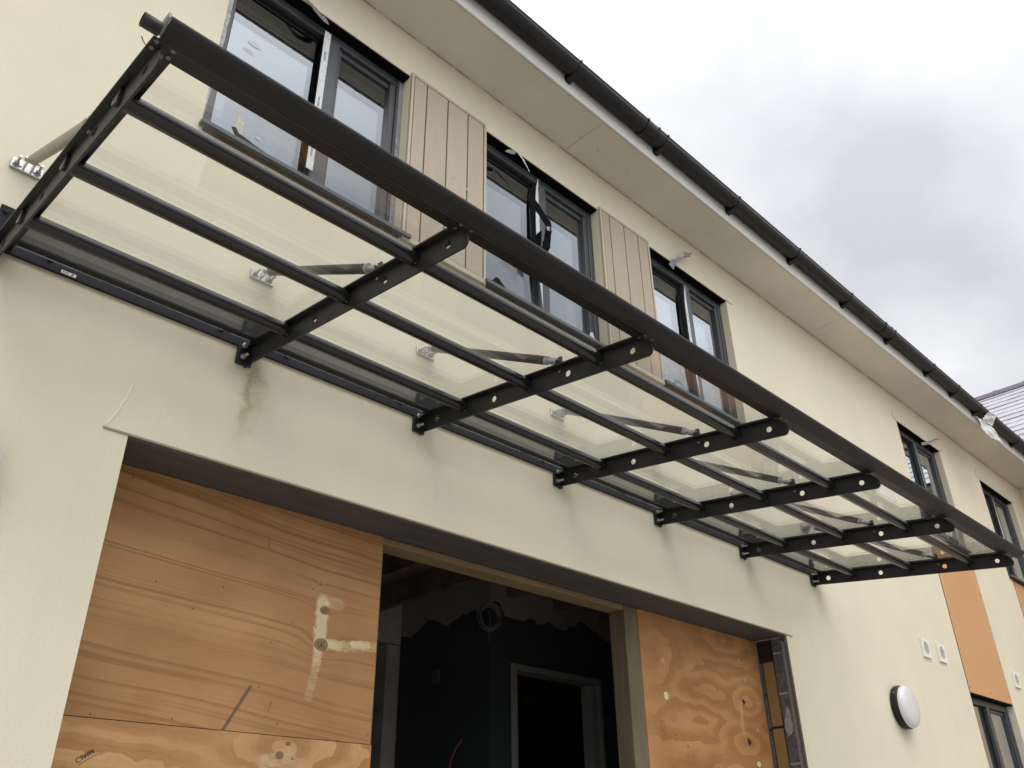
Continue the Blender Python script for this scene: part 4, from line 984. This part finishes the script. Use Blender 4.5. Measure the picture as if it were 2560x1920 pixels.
ribbon([(1.150, -0.006, 5.050), (1.185, -0.010, 5.028), (1.22, -0.008, 5.008), (1.257, 0.0, 5.004), (1.290, 0.01, 5.018)], [0.016, 0.028, 0.034], 'tape_flap', TAPEG, 'grey torn tape hanging under the head of the first window', seed=7)
tag(MB().slab([(2.335, 4.008), (2.372, 4.058), (2.392, 4.056), (2.44, 4.020), (2.50, 4.006), (2.60, 4.002), (2.35, 4.000)], -0.012, -0.0105).build('seal_flap', TAPEB), 'black seal flap rising from the left end of the second sill', 'loose tape', 'loose tape ends round the upper windows')
tag(MB().slab(ragged([(3.08, 4.006), (3.085, 4.045), (3.105, 4.052), (3.125, 4.02), (3.150, 4.004)], 0.003, 0.01, rg), -0.012, -0.0105).build('plastic_scrap', FILM), 'small clear plastic scrap on the right end of the second sill', 'plastic scrap')
ribbon([(3.84, -0.02, 4.01), (3.865, -0.025, 4.05), (3.88, -0.02, 4.03), (3.90, -0.02, 4.06), (3.925, -0.02, 4.015)], 0.018, 'tape_tuft', TAPEG, 'tangled tape tuft on the left end of the third sill', seed=9)
ribbon([(7.99, -0.002, 4.965), (8.123, -0.02, 5.012), (8.30, -0.035, 5.10), (8.379, -0.04, 5.130), (8.42, -0.04, 5.145)], [0.030, 0.018, 0.016, 0.012], 'tape_tail', TAPEG, 'straight pale tape tail poking up over the fourth window', seed=10)

# ================================================================== neighbouring wing on the right
WING = empty('wing_building', 'neighbouring wing with pale slate roof rising beyond the far end of the gutter', 'building', (11, -2, FL))
def wgp(mb, name, m, parent=None):
    o = mb.build(name, m, WING if parent is None else parent)
    if parent is None: o.location = (-11, 2, -FL)
    return o
wgp(MB().box(XE+0.001, XE+0.3, -6.0, -0.001, FL-0.2, 5.33), 'wall', mat("wing_render", (0.60, 0.50, 0.37), 0.92, noise=0.04, nscale=2))
wgp(MB().box(10.64, XE+0.3, -6.3, -0.33, 5.334, 5.35), 'soffit', SOFFIT)
RS = math.tan(R(35)); rz = lambda X: 5.52+RS*(X-10.5)
rf = wgp(MB().box(10.52, 14.10, -6.3, 5.2, 0, 0.02, lambda X, Y, Z: (X, Y, rz(X)-0.035+Z)), 'roof', DARKGAP)
slt = MB(); rq = random.Random(9); gx = 0.225
row = 0; X = 10.50
while X < 14.05:
    yy = -6.3+(0.15 if row % 2 else 0)
    while yy < 5.1:
        l_ = rq.uniform(-0.002, 0.003)
        slt.box(X, min(X+gx+0.03, 14.10), yy+0.002, yy+0.298, 0, 0.008, lambda a, b, c, X=X, l_=l_: (a, b, rz(a)+c+l_+0.014*(1-(a-X)/gx)))
        yy += 0.30
    X += gx; row += 1
so = wgp(slt, 'slates', SLATE, rf); so['kind'] = 'stuff'
yy = -6.3
while yy < 5.0:
    prof = [(-0.14, -0.09), (-0.08, 0.0), (0, 0.035), (0.08, 0.0), (0.14, -0.09)]
    v_ = [(14.10+a, yb_, rz(14.10)+b+0.03) for yb_ in (yy, yy+0.44) for a, b in prof]+[(14.10+a*0.86, yb_, rz(14.10)+b*0.86+0.012) for yb_ in (yy, yy+0.44) for a, b in prof]
    f_ = [(k, k+1, k+6, k+5) for k in range(4)]+[(10+k, 15+k, 16+k, 11+k) for k in range(4)]+[(k, 10+k, 11+k, k+1) for k in range(4)]+[(5+k, 6+k, 16+k, 15+k) for k in range(4)]+[(0, 5, 15, 10), (4, 14, 19, 9)]
    wgp(MB().add(v_, f_), 'ridge_tile', RIDGE)
    wgp(MB().add([(p[0], yy+0.44+(0.035 if i_ >= 5 else 0.0), p[2]+0.008) for i_, p in enumerate(v_[:5]*2)], [(k, k+1, k+6, k+5) for k in range(4)]), 'ridge_joint', RIDGE)
    yy += 0.46
# back slope so that the wing roof is a solid form
wgp(MB().add([(14.10, -6.3, rz(14.1)-0.02), (14.10, 5.2, rz(14.1)-0.02), (17.7, 5.2, 5.5), (17.7, -6.3, 5.5)], [(0, 1, 2, 3)]), 'back_slope', SLATE)

# ================================================================== trees across the yard (seen mirrored in the lower panes)
tr = MB(); rq = random.Random(21)
for k in range(64):
    cx_, cy_, cz_ = rq.uniform(-32, 70), rq.uniform(-34, -26), rq.uniform(2.2, 5.2)
    for j in range(170):
        v3 = Vector((rq.gauss(0, 1), rq.gauss(0, 1), rq.gauss(0, 1))).normalized()*rq.uniform(0.6, 1.0)
        p = Vector((cx_+v3.x*2.6, cy_+v3.y*2.2, cz_+v3.z*2.6)); a_ = Vector((rq.uniform(-1, 1), rq.uniform(-1, 1), rq.uniform(-1, 1))).normalized()*0.45; b_ = a_.orthogonal().normalized()*0.35
        tr.add([p-a_, p+b_, p+a_, p-b_], [(0, 1, 2, 3)])
tro = tr.build('trees', LEAF); tro['kind'] = 'stuff'
